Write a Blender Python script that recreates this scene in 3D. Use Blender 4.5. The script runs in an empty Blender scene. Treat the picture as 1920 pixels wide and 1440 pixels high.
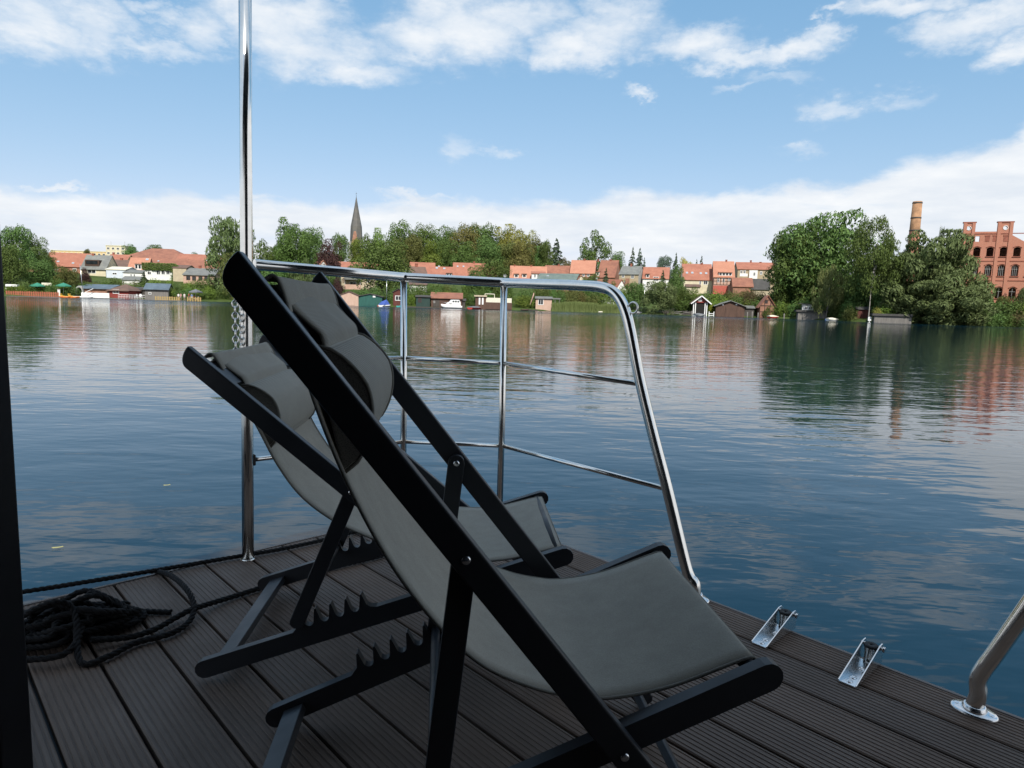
import bpy, bmesh, math, random
import numpy as np
from mathutils import Vector, Matrix, Euler
PI = math.pi
rad = math.radians
S = bpy.context.scene
COL = S.collection

# ------------------------------------------------------------------ camera
FPX, PITCH, ROLL, HC = 1240.5, rad(6.877), rad(1.70), 0.95
F_ = Vector((0, math.cos(PITCH), -math.sin(PITCH)))
_R = Vector((1, 0, 0)); _U = Vector((0, math.sin(PITCH), math.cos(PITCH)))
R_ = _R * math.cos(ROLL) + _U * math.sin(ROLL)
U_ = -_R * math.sin(ROLL) + _U * math.cos(ROLL)
EYE = Vector((0, 0, HC))
cd = bpy.data.cameras.new('camera'); cam = bpy.data.objects.new('camera', cd); COL.objects.link(cam)
cd.sensor_width = 36; cd.lens = 36 * FPX / 1920; cd.clip_start = 0.02; cd.clip_end = 6000
m = Matrix.Identity(4)
for i in range(3):
    m[i][0] = R_[i]; m[i][1] = U_[i]; m[i][2] = -F_[i]; m[i][3] = EYE[i]
cam.matrix_world = m
S.camera = cam

def ray(px, py): return F_ + R_ * ((px - 960) / FPX) + U_ * ((720 - py) / FPX)
def PX(px, py, D):
    d = ray(px, py); return EYE + d * (D / d.y)
def GZ(px, py, z=0.0):
    d = ray(px, py); return EYE + d * ((z - HC) / d.z)
def ONV(px, py, A, B):                    # on the vertical plane through ground points A, B
    n = Vector((B[1] - A[1], A[0] - B[0], 0)); d = ray(px, py)
    return EYE + d * ((Vector((A[0], A[1], 0)) - Vector((0, 0, 0))).dot(n) / d.dot(n))
def HZ(px): return 570.6 + 0.0297 * (px - 960)

# ------------------------------------------------------------------ light
SUN_EL, SUN_AZ = rad(45), rad(172)        # sun behind the camera, to the right
S.view_settings.view_transform = 'Standard'; S.view_settings.look = 'None'
S.view_settings.exposure = 0.6; S.view_settings.gamma = 1.0
S.render.engine = 'CYCLES'
S.cycles.use_denoising = True
try: S.cycles.denoiser = 'OPENIMAGEDENOISE'
except Exception: pass
S.cycles.max_bounces = 8; S.cycles.transparent_max_bounces = 8
S.cycles.caustics_reflective = False; S.cycles.caustics_refractive = False
sl = bpy.data.lights.new('sun', 'SUN'); sl.energy = 3.6; sl.angle = rad(0.5); sl.color = (1.0, 0.95, 0.87)
sun = bpy.data.objects.new('sun', sl); COL.objects.link(sun)
tosun = Vector((math.sin(SUN_AZ) * math.cos(SUN_EL), math.cos(SUN_AZ) * math.cos(SUN_EL), math.sin(SUN_EL)))
sun.rotation_euler = tosun.to_track_quat('Z', 'Y').to_euler()

class NT:
    def __init__(s, nt): s.nt = nt
    def n(s, typ, ins=None, **kw):
        nd = s.nt.nodes.new(typ)
        for k, v in kw.items(): setattr(nd, k, v)
        for k, v in (ins or {}).items():
            sk = nd.inputs[k]
            if isinstance(v, bpy.types.NodeSocket): s.nt.links.new(v, sk)
            elif isinstance(v, bpy.types.Node): s.nt.links.new(v.outputs[0], sk)
            else: sk.default_value = v
        return nd
    def m(s, op, a, b=0.0, c=None, clamp=False):
        ins = {0: a, 1: b}
        if c is not None: ins[2] = c
        return s.n('ShaderNodeMath', ins, operation=op, use_clamp=clamp).outputs[0]
    def vm(s, op, a, b=None, out=0):
        ins = {0: a}
        if b is not None: ins[1] = b
        return s.n('ShaderNodeVectorMath', ins, operation=op).outputs[out]
    def ramp(s, fac, stops, interp='LINEAR'):
        nd = s.n('ShaderNodeValToRGB', {0: fac}); cr = nd.color_ramp; cr.interpolation = interp
        while len(cr.elements) > 1: cr.elements.remove(cr.elements[-1])
        for i, (p, c) in enumerate(stops):
            e = cr.elements[0] if i == 0 else cr.elements.new(p)
            e.position = p
            e.color = (c, c, c, 1) if isinstance(c, (int, float)) else (*c, 1)
        return nd.outputs[0]
    def mr(s, v, a, b, c=0.0, d=1.0, smooth=False):
        return s.n('ShaderNodeMapRange', {0: v, 1: a, 2: b, 3: c, 4: d}, interpolation_type='SMOOTHSTEP' if smooth else 'LINEAR').outputs[0]
    def noise(s, vec, scale, detail=3, rough=0.55, dist=0.0):
        nd = s.n('ShaderNodeTexNoise', {'Scale': scale, 'Detail': detail, 'Roughness': rough, 'Distortion': dist})
        if vec is not None: s.nt.links.new(vec, nd.inputs['Vector'])
        return nd.outputs[0]
    def mix(s, f, a, b, blend='MIX'):
        nd = s.n('ShaderNodeMix', None, data_type='RGBA', blend_type=blend)
        for i, v in ((0, f), (6, a), (7, b)):
            if isinstance(v, bpy.types.NodeSocket): s.nt.links.new(v, nd.inputs[i])
            else: nd.inputs[i].default_value = v if i == 0 else (*v, 1)
        return nd.outputs[2]

# ------------------------------------------------------------------ sky with clouds
W = bpy.data.worlds.new('World'); S.world = W; W.use_nodes = True
W.node_tree.nodes.clear()
g = NT(W.node_tree)
tc = g.n('ShaderNodeTexCoord').outputs['Generated']
sky = g.n('ShaderNodeTexSky', sky_type='NISHITA', sun_disc=False, sun_elevation=SUN_EL, sun_rotation=SUN_AZ,
          air_density=0.9, dust_density=0.2, ozone_density=1.4)
sx = g.n('ShaderNodeSeparateXYZ', {0: tc})
X, Y, Z = sx.outputs
az = g.m('MULTIPLY', g.m('ARCTAN2', X, Y), 180 / PI)
el = g.m('MULTIPLY', g.m('ARCSINE', Z), 180 / PI)
ae = g.n('ShaderNodeCombineXYZ', {0: az, 1: el, 2: 0.0}).outputs[0]
def AE(px, py):
    d = ray(px, py).normalized()
    return math.degrees(math.atan2(d.x, d.y)), math.degrees(math.asin(d.z))
# noise on a cloud sheet (perspective) for the high clouds, and in angle space for the low bank
zc = g.m('ADD', g.m('MAXIMUM', Z, 0.0), 0.09)
sheet = g.n('ShaderNodeCombineXYZ', {0: g.m('DIVIDE', X, zc), 1: g.m('DIVIDE', Y, zc), 2: 0.37}).outputs[0]
n_hi = g.noise(sheet, 2.0, 7, 0.56, 0.35)
n_fine = g.noise(sheet, 7.0, 6, 0.6, 0.2)
bandv = g.vm('MULTIPLY', ae, (0.055, 0.26, 1.0))
n_band = g.noise(bandv, 1.7, 8, 0.6, 0.25)
n_edge = g.noise(g.vm('MULTIPLY', ae, (0.16, 0.33, 1.0)), 1.0, 7, 0.6, 0.2)
blobs = [(70, 40, 140, 60, 1), (190, 55, 100, 55, 1), (290, 92, 120, 26, .9), (365, 50, 60, 42, .7), (275, 8, 40, 20, .6),
         (520, 35, 130, 60, 1.1), (590, 90, 130, 55, 1.1), (660, 135, 120, 32, 1), (790, 85, 110, 40, .9), (880, 55, 120, 55, 1.1), (980, 30, 110, 50, 1),
         (1070, 85, 90, 40, 1), (1140, 60, 110, 45, 1), (1150, 20, 80, 40, .9), (1290, 85, 90, 34, .95), (1380, 105, 100, 24, .9), (1480, 95, 80, 26, .85),
         (1545, 75, 40, 22, .7), (1680, 8, 110, 26, .9), (1800, 50, 100, 42, 1), (1900, 95, 70, 34, .95), (1900, 20, 90, 40, .8), (1562, 28, 32, 12, .75), (1200, 172, 36, 12, .65),
         (1470, 150, 60, 18, .5), (1560, 205, 60, 26, .52), (1700, 188, 70, 18, .5), (865, 275, 40, 22, .42), (935, 288, 34, 12, .42), (1380, 165, 60, 10, .45), (1520, 285, 60, 14, .4),
         (1330, 468, 90, 12, .75), (790, 366, 70, 10, 1), (100, 352, 60, 8, .8), (490, 358, 60, 8, .75),
         # clouds above the frame, seen in the water
         (250, -230, 260, 90, .95), (60, -330, 260, 60, .85), (620, -330, 200, 60, .8), (1500, -420, 420, 150, .95), (1850, -280, 260, 100, .9), (1100, -520, 300, 110, .8)]
wrp = g.n('ShaderNodeTexNoise', {'Scale': 1.0, 'Detail': 7.0, 'Roughness': 0.62, 'Vector': g.vm('MULTIPLY', ae, (0.22, 0.42, 1.0))}).outputs[1]
wrp2 = g.n('ShaderNodeTexNoise', {'Scale': 1.0, 'Detail': 5.0, 'Roughness': 0.6, 'Vector': g.vm('MULTIPLY', ae, (0.9, 1.5, 1.0))}).outputs[1]
aw = g.vm('ADD', ae, g.vm('ADD', g.vm('MULTIPLY', g.vm('SUBTRACT', wrp, (0.5, 0.5, 0.5)), (9.0, 4.4, 0.0)), g.vm('MULTIPLY', g.vm('SUBTRACT', wrp2, (0.5, 0.5, 0.5)), (1.7, 1.0, 0.0))))
dens = None
for (bx, by, rx, ry, w) in blobs:
    a, e = AE(bx, by); a2, _ = AE(bx + rx, by); a1, _ = AE(bx - rx, by); _, e2 = AE(bx, by - ry); _, e1 = AE(bx, by + ry)
    v = g.vm('SUBTRACT', aw, (a, e, 0))
    v = g.vm('MULTIPLY', v, (2 / abs(a2 - a1), 2 / abs(e2 - e1), 0))
    l = g.vm('LENGTH', v, None, 1)
    d = g.mr(l, 1.75, 0.0, 0.0, w, True)
    dens = d if dens is None else g.m('MAXIMUM', dens, d)
# everywhere else (overhead, behind): scattered cloud
over = g.mr(el, 32, 48, 0.0, 0.5, True)
back = g.m('MULTIPLY', g.mr(Y, 0.35, 0.0, 0.0, 0.6, True), g.mr(el, 3, 12, 0.2, 1.0))
dens = g.m('MAXIMUM', dens, g.m('MAXIMUM', over, back))
hi = g.m('ADD', g.m('MULTIPLY', g.m('SUBTRACT', n_hi, 0.5), 2.1), g.m('MULTIPLY', g.m('SUBTRACT', n_fine, 0.5), 0.45))
cl_hi = g.m('MULTIPLY', g.mr(g.m('ADD', g.m('MULTIPLY', dens, 1.25), hi), -0.05, 1.55, 0, 1, True), g.mr(dens, 0.02, 0.3, 0, 1))
# the long bank above the horizon
edge_pts = [(-40, 9.6)] + [(AE(x, y)) for x, y in ((0, 345), (250, 352), (470, 362), (640, 378), (820, 368), (1000, 378), (1150, 362), (1390, 347), (1560, 342), (1680, 310), (1800, 270), (1900, 238))] + [(46, 20)]
fac = g.mr(az, -45, 50)
edge = g.m('MULTIPLY', g.ramp(fac, [(((a + 45) / 95), e / 25) for a, e in edge_pts]), 25.0)
up = g.m('SUBTRACT', g.m('ADD', edge, g.m('MULTIPLY', g.m('SUBTRACT', n_edge, 0.5), 4.2)), el)
bank = g.mr(up, -0.15, 1.15, 0, 1, True)
streak = g.mr(g.m('ADD', n_band, g.m('MULTIPLY', g.mr(el, 3.0, 8.0), 0.25)), 0.38, 0.62, 0.34, 0.96, True)
bank = g.m('MULTIPLY', bank, streak)
cl = g.m('MAXIMUM', g.m('MULTIPLY', cl_hi, 0.92), bank, clamp=True)
shade = g.noise(g.vm('MULTIPLY', ae, (0.10, 0.42, 1.0)), 1.3, 6, 0.6)
c_bank = g.mix(g.mr(shade, 0.35, 0.68), (3.9, 4.2, 4.6), (4.9, 5.0, 5.1))
c_hi = g.mix(g.mr(n_fine, 0.3, 0.65), (4.2, 4.5, 4.85), (4.9, 5.0, 5.1))
ccol = g.mix(g.mr(el, 10, 16), c_bank, c_hi)
ss = g.n('ShaderNodeSeparateColor', {0: sky.outputs[0]}).outputs
skyc = g.n('ShaderNodeCombineColor', {0: g.m('MULTIPLY', g.m('POWER', ss[0], 0.79), 0.95), 1: g.m('MULTIPLY', g.m('POWER', ss[1], 0.49), 1.56), 2: g.m('MULTIPLY', g.m('POWER', ss[2], 0.38), 2.19)}).outputs[0]
fin = g.mix(cl, skyc, ccol)
bg = g.n('ShaderNodeBackground', {0: fin, 1: 0.13})
g.n('ShaderNodeOutputWorld', {0: bg.outputs[0]})

# ------------------------------------------------------------------ materials
MATS = {}
def mat(name, base, rough=0.6, metal=0.0, var=0.0, vscale=4.0, spec=0.5, bump=0.0, bscale=20.0, second=None, stretch=(1, 1, 1), fn=None, coat=0.0, obj=True):
    if name in MATS: return MATS[name]
    M = bpy.data.materials.new(name); M.use_nodes = True; nt = M.node_tree; nt.nodes.clear(); k = NT(nt)
    b = k.n('ShaderNodeBsdfPrincipled', {'Roughness': rough, 'Metallic': metal, 'Specular IOR Level': spec, 'Base Color': (*base, 1), 'Coat Weight': coat})
    k.n('ShaderNodeOutputMaterial', {0: b.outputs[0]})
    co = k.n('ShaderNodeTexCoord').outputs['Object']
    cv = k.vm('MULTIPLY', co, stretch)
    if var or second:
        nz = k.noise(cv, vscale, 5, 0.6)
        lo = second or tuple(c * (1 - var) for c in base); hi_ = base if second else tuple(min(1, c * (1 + var)) for c in base)
        c = k.mix(k.mr(nz, 0.32, 0.68), lo, hi_)
        nt.links.new(c, b.inputs['Base Color'])
    if bump:
        h = k.noise(cv, bscale, 4, 0.6)
        bp = k.n('ShaderNodeBump', {'Strength': 1.0, 'Distance': bump, 'Height': h})
        nt.links.new(bp.outputs[0], b.inputs['Normal'])
    if fn: fn(k, b, co)
    MATS[name] = M
    return M
def link(k, a, b): k.nt.links.new(a, b)

STEEL = mat('polished_steel', (0.88, 0.85, 0.80), 0.16, 1.0, var=0.06, vscale=30)
STEELB = mat('bright_steel', (0.8, 0.8, 0.8), 0.24, 1.0, var=0.05, vscale=40)
def _fr(k, b, co):
    n = k.noise(co, 9, 5, 0.6); link(k, k.mr(n, 0.3, 0.7, 0.36, 0.52), b.inputs['Roughness'])
BLACKWOOD = mat('black_lacquer', (0.021, 0.024, 0.030), 0.38, fn=_fr, spec=0.45, bump=0.0003, bscale=60, stretch=(1, 1, 1))
BLACKPAINT = mat('black_frame_paint', (0.010, 0.010, 0.013), 0.5, spec=0.35, var=0.2, vscale=6)
RUBBER = mat('black_rubber', (0.015, 0.015, 0.016), 0.7)
def _sl(k, b, co):
    n = k.noise(co, 26, 5, 0.6); n2 = k.noise(co, 420, 2, 0.5)
    c = k.mix(k.mr(n, 0.25, 0.75), (0.335, 0.308, 0.258), (0.41, 0.378, 0.318))
    c = k.mix(k.mr(n2, 0.4, 0.65, 0, 0.35), c, (0.23, 0.212, 0.18))
    link(k, c, b.inputs['Base Color'])
    bp = k.n('ShaderNodeBump', {'Strength': 0.6, 'Distance': 0.0006, 'Height': n2})
    link(k, bp.outputs[0], b.inputs['Normal'])
SLING = mat('grey_sling_mesh', (0.10, 0.098, 0.09), 0.85, fn=_sl, spec=0.25)
def _pl(k, b, co):
    w = k.n('ShaderNodeTexWave', {'Scale': 170.0, 'Distortion': 0.5, 'Detail': 1.0, 'Vector': co}, wave_type='BANDS', bands_direction='Z').outputs[1]
    n = k.noise(co, 14, 5, 0.6)
    c = k.mix(w, (0.31, 0.288, 0.244), (0.44, 0.41, 0.35)); c = k.mix(k.mr(n, 0.3, 0.7, 0, 0.3), c, (0.25, 0.236, 0.205))
    link(k, c, b.inputs['Base Color'])
    bp = k.n('ShaderNodeBump', {'Strength': 0.8, 'Distance': 0.0005, 'Height': w}); link(k, bp.outputs[0], b.inputs['Normal'])
PILLOWM = mat('ribbed_grey_mesh', (0.1, 0.1, 0.095), 0.85, fn=_pl, spec=0.25)
def _sd(k, b, co):
    v = k.n('ShaderNodeTexVoronoi', {'Scale': 420.0, 'Vector': co}).outputs[0]
    c = k.mix(k.mr(v, 0.1, 0.5), (0.07, 0.068, 0.062), (0.17, 0.163, 0.145)); link(k, c, b.inputs['Base Color'])
SIDEMESH = mat('open_weave_mesh', (0.05, 0.05, 0.05), 0.9, fn=_sd, spec=0.2)
HEMM = mat('dark_hem', (0.21, 0.20, 0.175), 0.9, spec=0.2, bump=0.001, bscale=350)
ROPEM = mat('dark_rope', (0.0125, 0.012, 0.0125), 0.85, var=0.4, vscale=60, spec=0.25, bump=0.0008, bscale=500)

def _deck(k, b, co):
    n = k.noise(k.vm('MULTIPLY', co, (2.0, 40, 1)), 3.0, 6, 0.65)
    n2 = k.noise(co, 3.5, 6, 0.62); n3 = k.noise(co, 1.1, 4, 0.6)
    c = k.mix(k.mr(n, 0.3, 0.7), (0.118, 0.077, 0.055), (0.174, 0.118, 0.086))
    c = k.mix(k.mr(n2, 0.42, 0.75, 0, 0.5), c, (0.095, 0.073, 0.06))
    c = k.mix(k.mr(n3, 0.55, 0.8, 0, 0.4), c, (0.165, 0.13, 0.106))
    sp = k.n('ShaderNodeTexVoronoi', {'Scale': 5.0, 'Vector': co}).outputs[0]
    c = k.mix(k.mr(sp, 0.012, 0.018, 0.7, 0.0), c, (0.35, 0.34, 0.32))
    isl = k.n('ShaderNodeNewGeometry').outputs['Random Per Island']
    c = k.n('ShaderNodeHueSaturation', {'Hue': 0.5, 'Saturation': k.mr(isl, 0, 1, 0.85, 1.1), 'Value': k.mr(isl, 0, 1, 0.84, 1.14), 'Color': c}).outputs[0]
    link(k, c, b.inputs['Base Color'])
    link(k, k.mr(n2, 0.3, 0.7, 0.5, 0.72), b.inputs['Roughness'])
    bp = k.n('ShaderNodeBump', {'Strength': 0.5, 'Distance': 0.001, 'Height': n}); link(k, bp.outputs[0], b.inputs['Normal'])
DECK = mat('composite_decking', (0.08, 0.06, 0.05), 0.6, fn=_deck, spec=0.35)

def leafmat(name, dark, light, trans=0.25):
    def f(k, b, co):
        r = k.n('ShaderNodeNewGeometry').outputs['Random Per Island']
        oi = k.n('ShaderNodeObjectInfo').outputs['Random']
        c = k.mix(k.mr(r, 0, 1, 0.18, 0.88), dark, light)
        hs = k.n('ShaderNodeHueSaturation', {'Hue': k.mr(oi, 0, 1, 0.485, 0.515), 'Saturation': 1.0, 'Value': k.mr(oi, 0, 1, 0.85, 1.15), 'Color': c})
        link(k, hs.outputs[0], b.inputs['Base Color'])
        tr = k.n('ShaderNodeBsdfTranslucent', {0: hs.outputs[0]})
        mx = k.n('ShaderNodeMixShader', {0: trans, 1: b.outputs[0], 2: tr.outputs[0]})
        out = [x for x in k.nt.nodes if x.type == 'OUTPUT_MATERIAL'][0]
        link(k, mx.outputs[0], out.inputs[0])
    return mat(name, light, 0.65, fn=f, spec=0.25)
LEAF = {
    'green': leafmat('leaves_green', (0.049, 0.084, 0.018), (0.130, 0.192, 0.043)),
    'deep': leafmat('leaves_deep_green', (0.053, 0.105, 0.028), (0.152, 0.248, 0.065)),
    'olive': leafmat('leaves_olive', (0.074, 0.087, 0.021), (0.167, 0.181, 0.051)),
    'yellow': leafmat('leaves_yellow_green', (0.152, 0.159, 0.030), (0.319, 0.304, 0.068)),
    'bronze': leafmat('leaves_bronze', (0.092, 0.092, 0.026), (0.204, 0.177, 0.054)),
    'purple': leafmat('leaves_copper_beech', (0.032, 0.014, 0.016), (0.087, 0.041, 0.035), 0.12),
    'pale': leafmat('leaves_pale_willow', (0.072, 0.104, 0.036), (0.172, 0.222, 0.08)),
    'conifer': leafmat('needles', (0.024, 0.050, 0.024), (0.079, 0.115, 0.052), 0.08),
    'blue': leafmat('needles_blue', (0.052, 0.088, 0.062), (0.133, 0.177, 0.124), 0.08),
    'bright': leafmat('leaves_bright_green', (0.091, 0.144, 0.021), (0.199, 0.281, 0.048)),
    'reed': leafmat('reeds', (0.110, 0.165, 0.050), (0.230, 0.290, 0.100)),
    'birch': leafmat('leaves_weeping_birch', (0.11, 0.135, 0.045), (0.25, 0.28, 0.10), 0.35),
    'gold': leafmat('leaves_golden', (0.290, 0.246, 0.029), (0.500, 0.435, 0.058)),
    'brownred': leafmat('leaves_brown', (0.079, 0.067, 0.029), (0.159, 0.122, 0.055)),
}
BARK = mat('bark', (0.075, 0.058, 0.045), 0.9, var=0.4, vscale=6)
BIRCH = mat('birch_bark', (0.52, 0.50, 0.46), 0.8, second=(0.16, 0.14, 0.12), vscale=2.2, stretch=(1, 1, 1.5))
BRANCHB = mat('dead_branches', (0.13, 0.11, 0.09), 0.9, var=0.3)

def rooff(c1, c2, c3):
    def f(k, b, co):
        n = k.noise(co, 0.55, 5, 0.65); n2 = k.noise(co, 5, 4, 0.7)
        w = k.n('ShaderNodeTexWave', {'Scale': 0.95, 'Vector': co, 'Distortion': 0.5}, wave_type='BANDS', bands_direction='Z').outputs[1]
        c = k.mix(k.mr(n, 0.35, 0.68), c1, c2); c = k.mix(k.mr(n2, 0.45, 0.75, 0, 0.6), c, c3)
        c = k.mix(k.mr(w, 0.0, 0.25, 0.35, 0.0), c, tuple(x * 0.45 for x in c3))
        link(k, c, b.inputs['Base Color'])
    return f
RED = mat('red_tiles', (0.4, 0.13, 0.07), 0.8, fn=rooff((0.30, 0.115, 0.072), (0.40, 0.165, 0.105), (0.22, 0.085, 0.06)))
ORANGE = mat('orange_tiles', (0.5, 0.18, 0.09), 0.8, fn=rooff((0.40, 0.175, 0.11), (0.48, 0.225, 0.145), (0.30, 0.13, 0.085)))
OLDRED = mat('weathered_red_tiles', (0.3, 0.12, 0.08), 0.85, fn=rooff((0.22, 0.09, 0.06), (0.34, 0.145, 0.09), (0.15, 0.08, 0.06)))
BROWNT = mat('brown_tiles', (0.16, 0.09, 0.07), 0.85, fn=rooff((0.12, 0.075, 0.06), (0.19, 0.11, 0.08), (0.08, 0.06, 0.05)))
GREYR = mat('grey_slates', (0.17, 0.175, 0.165), 0.75, fn=rooff((0.14, 0.145, 0.14), (0.22, 0.225, 0.205), (0.11, 0.115, 0.11)))
DARKR = mat('dark_roofing', (0.06, 0.058, 0.055), 0.85, fn=rooff((0.05, 0.048, 0.045), (0.085, 0.08, 0.075), (0.035, 0.035, 0.035)))
BLUER = mat('blue_grey_sheet_roof', (0.10, 0.14, 0.17), 0.55, fn=rooff((0.08, 0.11, 0.14), (0.14, 0.19, 0.23), (0.07, 0.09, 0.11)))
GREENR = mat('green_grey_roofing', (0.13, 0.17, 0.15), 0.7, fn=rooff((0.10, 0.14, 0.13), (0.17, 0.21, 0.18), (0.09, 0.11, 0.10)))
def wallm(name, c, v=0.14): return mat(name, c, 0.85, var=v, vscale=0.9)
CREAM = wallm('cream_render', (0.58, 0.52, 0.37)); BEIGE = wallm('beige_render', (0.44, 0.37, 0.26)); WHITE = wallm('white_render', (0.72, 0.71, 0.68), 0.07)
TAN = wallm('tan_render', (0.36, 0.29, 0.19)); PINK = wallm('pink_render', (0.48, 0.31, 0.24)); GREYW = wallm('grey_render', (0.34, 0.34, 0.33)); PALEB = wallm('pale_blue_render', (0.55, 0.6, 0.66), 0.07)
YELLOWW = wallm('yellow_render', (0.62, 0.47, 0.24)); BRICKD = wallm('dull_brick', (0.30, 0.15, 0.10), 0.25)
def _brick(k, b, co):
    br = k.n('ShaderNodeTexBrick', {'Vector': k.n('ShaderNodeCombineXYZ', {0: k.n('ShaderNodeSeparateXYZ', {0: co}).outputs[0], 1: k.n('ShaderNodeSeparateXYZ', {0: co}).outputs[2], 2: 0.0}).outputs[0],
        'Scale': 3.2, 'Color1': (0.41, 0.145, 0.085, 1), 'Color2': (0.33, 0.115, 0.07, 1), 'Mortar': (0.45, 0.28, 0.21, 1), 'Mortar Size': 0.025}).outputs[0]
    n = k.noise(co, 0.35, 6, 0.65); n2 = k.noise(k.vm('MULTIPLY', co, (1, 1, 0.25)), 1.2, 5, 0.65)
    c = k.mix(k.mr(n, 0.45, 0.75, 0, 0.55), br, (0.45, 0.19, 0.12)); c = k.mix(k.mr(n2, 0.55, 0.78, 0, 0.6), c, (0.24, 0.115, 0.085))
    link(k, c, b.inputs['Base Color'])
BRICK = mat('red_brick', (0.36, 0.14, 0.08), 0.9, fn=_brick)
BRICKT = mat('trim_brick', (0.25, 0.085, 0.055), 0.9, var=0.25, vscale=1.5)
def plank(name, c, c2, ax='X', sc=1.6):
    def f(k, b, co):
        w = k.n('ShaderNodeTexWave', {'Scale': sc, 'Vector': co, 'Distortion': 0.3}, wave_type='BANDS', bands_direction=ax).outputs[1]
        n = k.noise(k.vm('MULTIPLY', co, (3, 3, 0.5)), 1.2, 5, 0.65)
        cc = k.mix(k.mr(n, 0.3, 0.7), c, c2); cc = k.mix(k.mr(w, 0, 0.3, 0.6, 0), cc, tuple(x * 0.4 for x in c)); link(k, cc, b.inputs['Base Color'])
    return mat(name, c, 0.85, fn=f)
WBROWN = plank('brown_planks', (0.075, 0.042, 0.03), (0.13, 0.072, 0.05)); WGREY = plank('grey_planks', (0.14, 0.13, 0.12), (0.23, 0.215, 0.195)); WDARK = plank('dark_planks', (0.05, 0.043, 0.038), (0.09, 0.08, 0.07))
WRED = plank('red_planks', (0.20, 0.035, 0.028), (0.29, 0.055, 0.042)); WGREEN = plank('green_planks', (0.018, 0.085, 0.07), (0.028, 0.12, 0.10)); WPINK = plank('pink_planks', (0.50, 0.33, 0.25), (0.6, 0.42, 0.33)); WDKGREEN = plank('dark_green_planks', (0.015, 0.04, 0.035), (0.03, 0.06, 0.05))
WYEL = plank('yellow_wood', (0.33, 0.23, 0.085), (0.44, 0.32, 0.13)); WRUST = plank('rust_fence', (0.30, 0.09, 0.05), (0.42, 0.14, 0.08)); WMAROON = plank('maroon_planks', (0.085, 0.022, 0.018), (0.13, 0.04, 0.03))
WHITEP = mat('white_paint', (0.78, 0.78, 0.76), 0.45, var=0.05); TIMBER = mat('dark_timber', (0.06, 0.035, 0.025), 0.85, var=0.3)
GLASS = mat('dark_glass', (0.02, 0.024, 0.028), 0.08, spec=0.6, var=0.4, vscale=1.5); INTERIOR_SHADE = mat('interior_shade_paint', (0.012, 0.011, 0.010), 0.9); CREAMP = mat('cream_paint', (0.66, 0.62, 0.5), 0.5, var=0.06)  # the near-black interior colour stands in for shade inside openings
REDP = mat('red_paint', (0.45, 0.05, 0.035), 0.4, var=0.1); ORP = mat('orange_plastic', (0.6, 0.16, 0.03), 0.4, var=0.1); YELP = mat('yellow_plastic', (0.65, 0.42, 0.05), 0.4, var=0.1); BLUEP = mat('blue_tarp', (0.05, 0.10, 0.36), 0.7, var=0.2)
GREYT = mat('grey_tarp', (0.13, 0.14, 0.155), 0.7, var=0.2, vscale=2); GREENP = mat('green_canvas', (0.03, 0.20, 0.13), 0.8, var=0.15); TEALP = mat('teal_paint', (0.05, 0.38, 0.36), 0.5, var=0.1)
BLUES = mat('blue_solar', (0.03, 0.05, 0.13), 0.25, var=0.2); SKIN = mat('skin', (0.45, 0.27, 0.2), 0.6); HAIR = mat('dark_hair', (0.04, 0.025, 0.018), 0.7); TROU = mat('dark_trousers', (0.05, 0.06, 0.09), 0.8); DENIM = mat('light_shorts', (0.35, 0.34, 0.3), 0.8)
STONE = mat('grey_stone', (0.30, 0.29, 0.27), 0.9, var=0.25, vscale=1.5); SLATE = mat('spire_slate', (0.065, 0.065, 0.068), 0.7, second=(0.13, 0.12, 0.105), vscale=0.25)
LEAFY = mat('yellowed_leaf', (0.30, 0.29, 0.12), 0.6, var=0.2)
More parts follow.
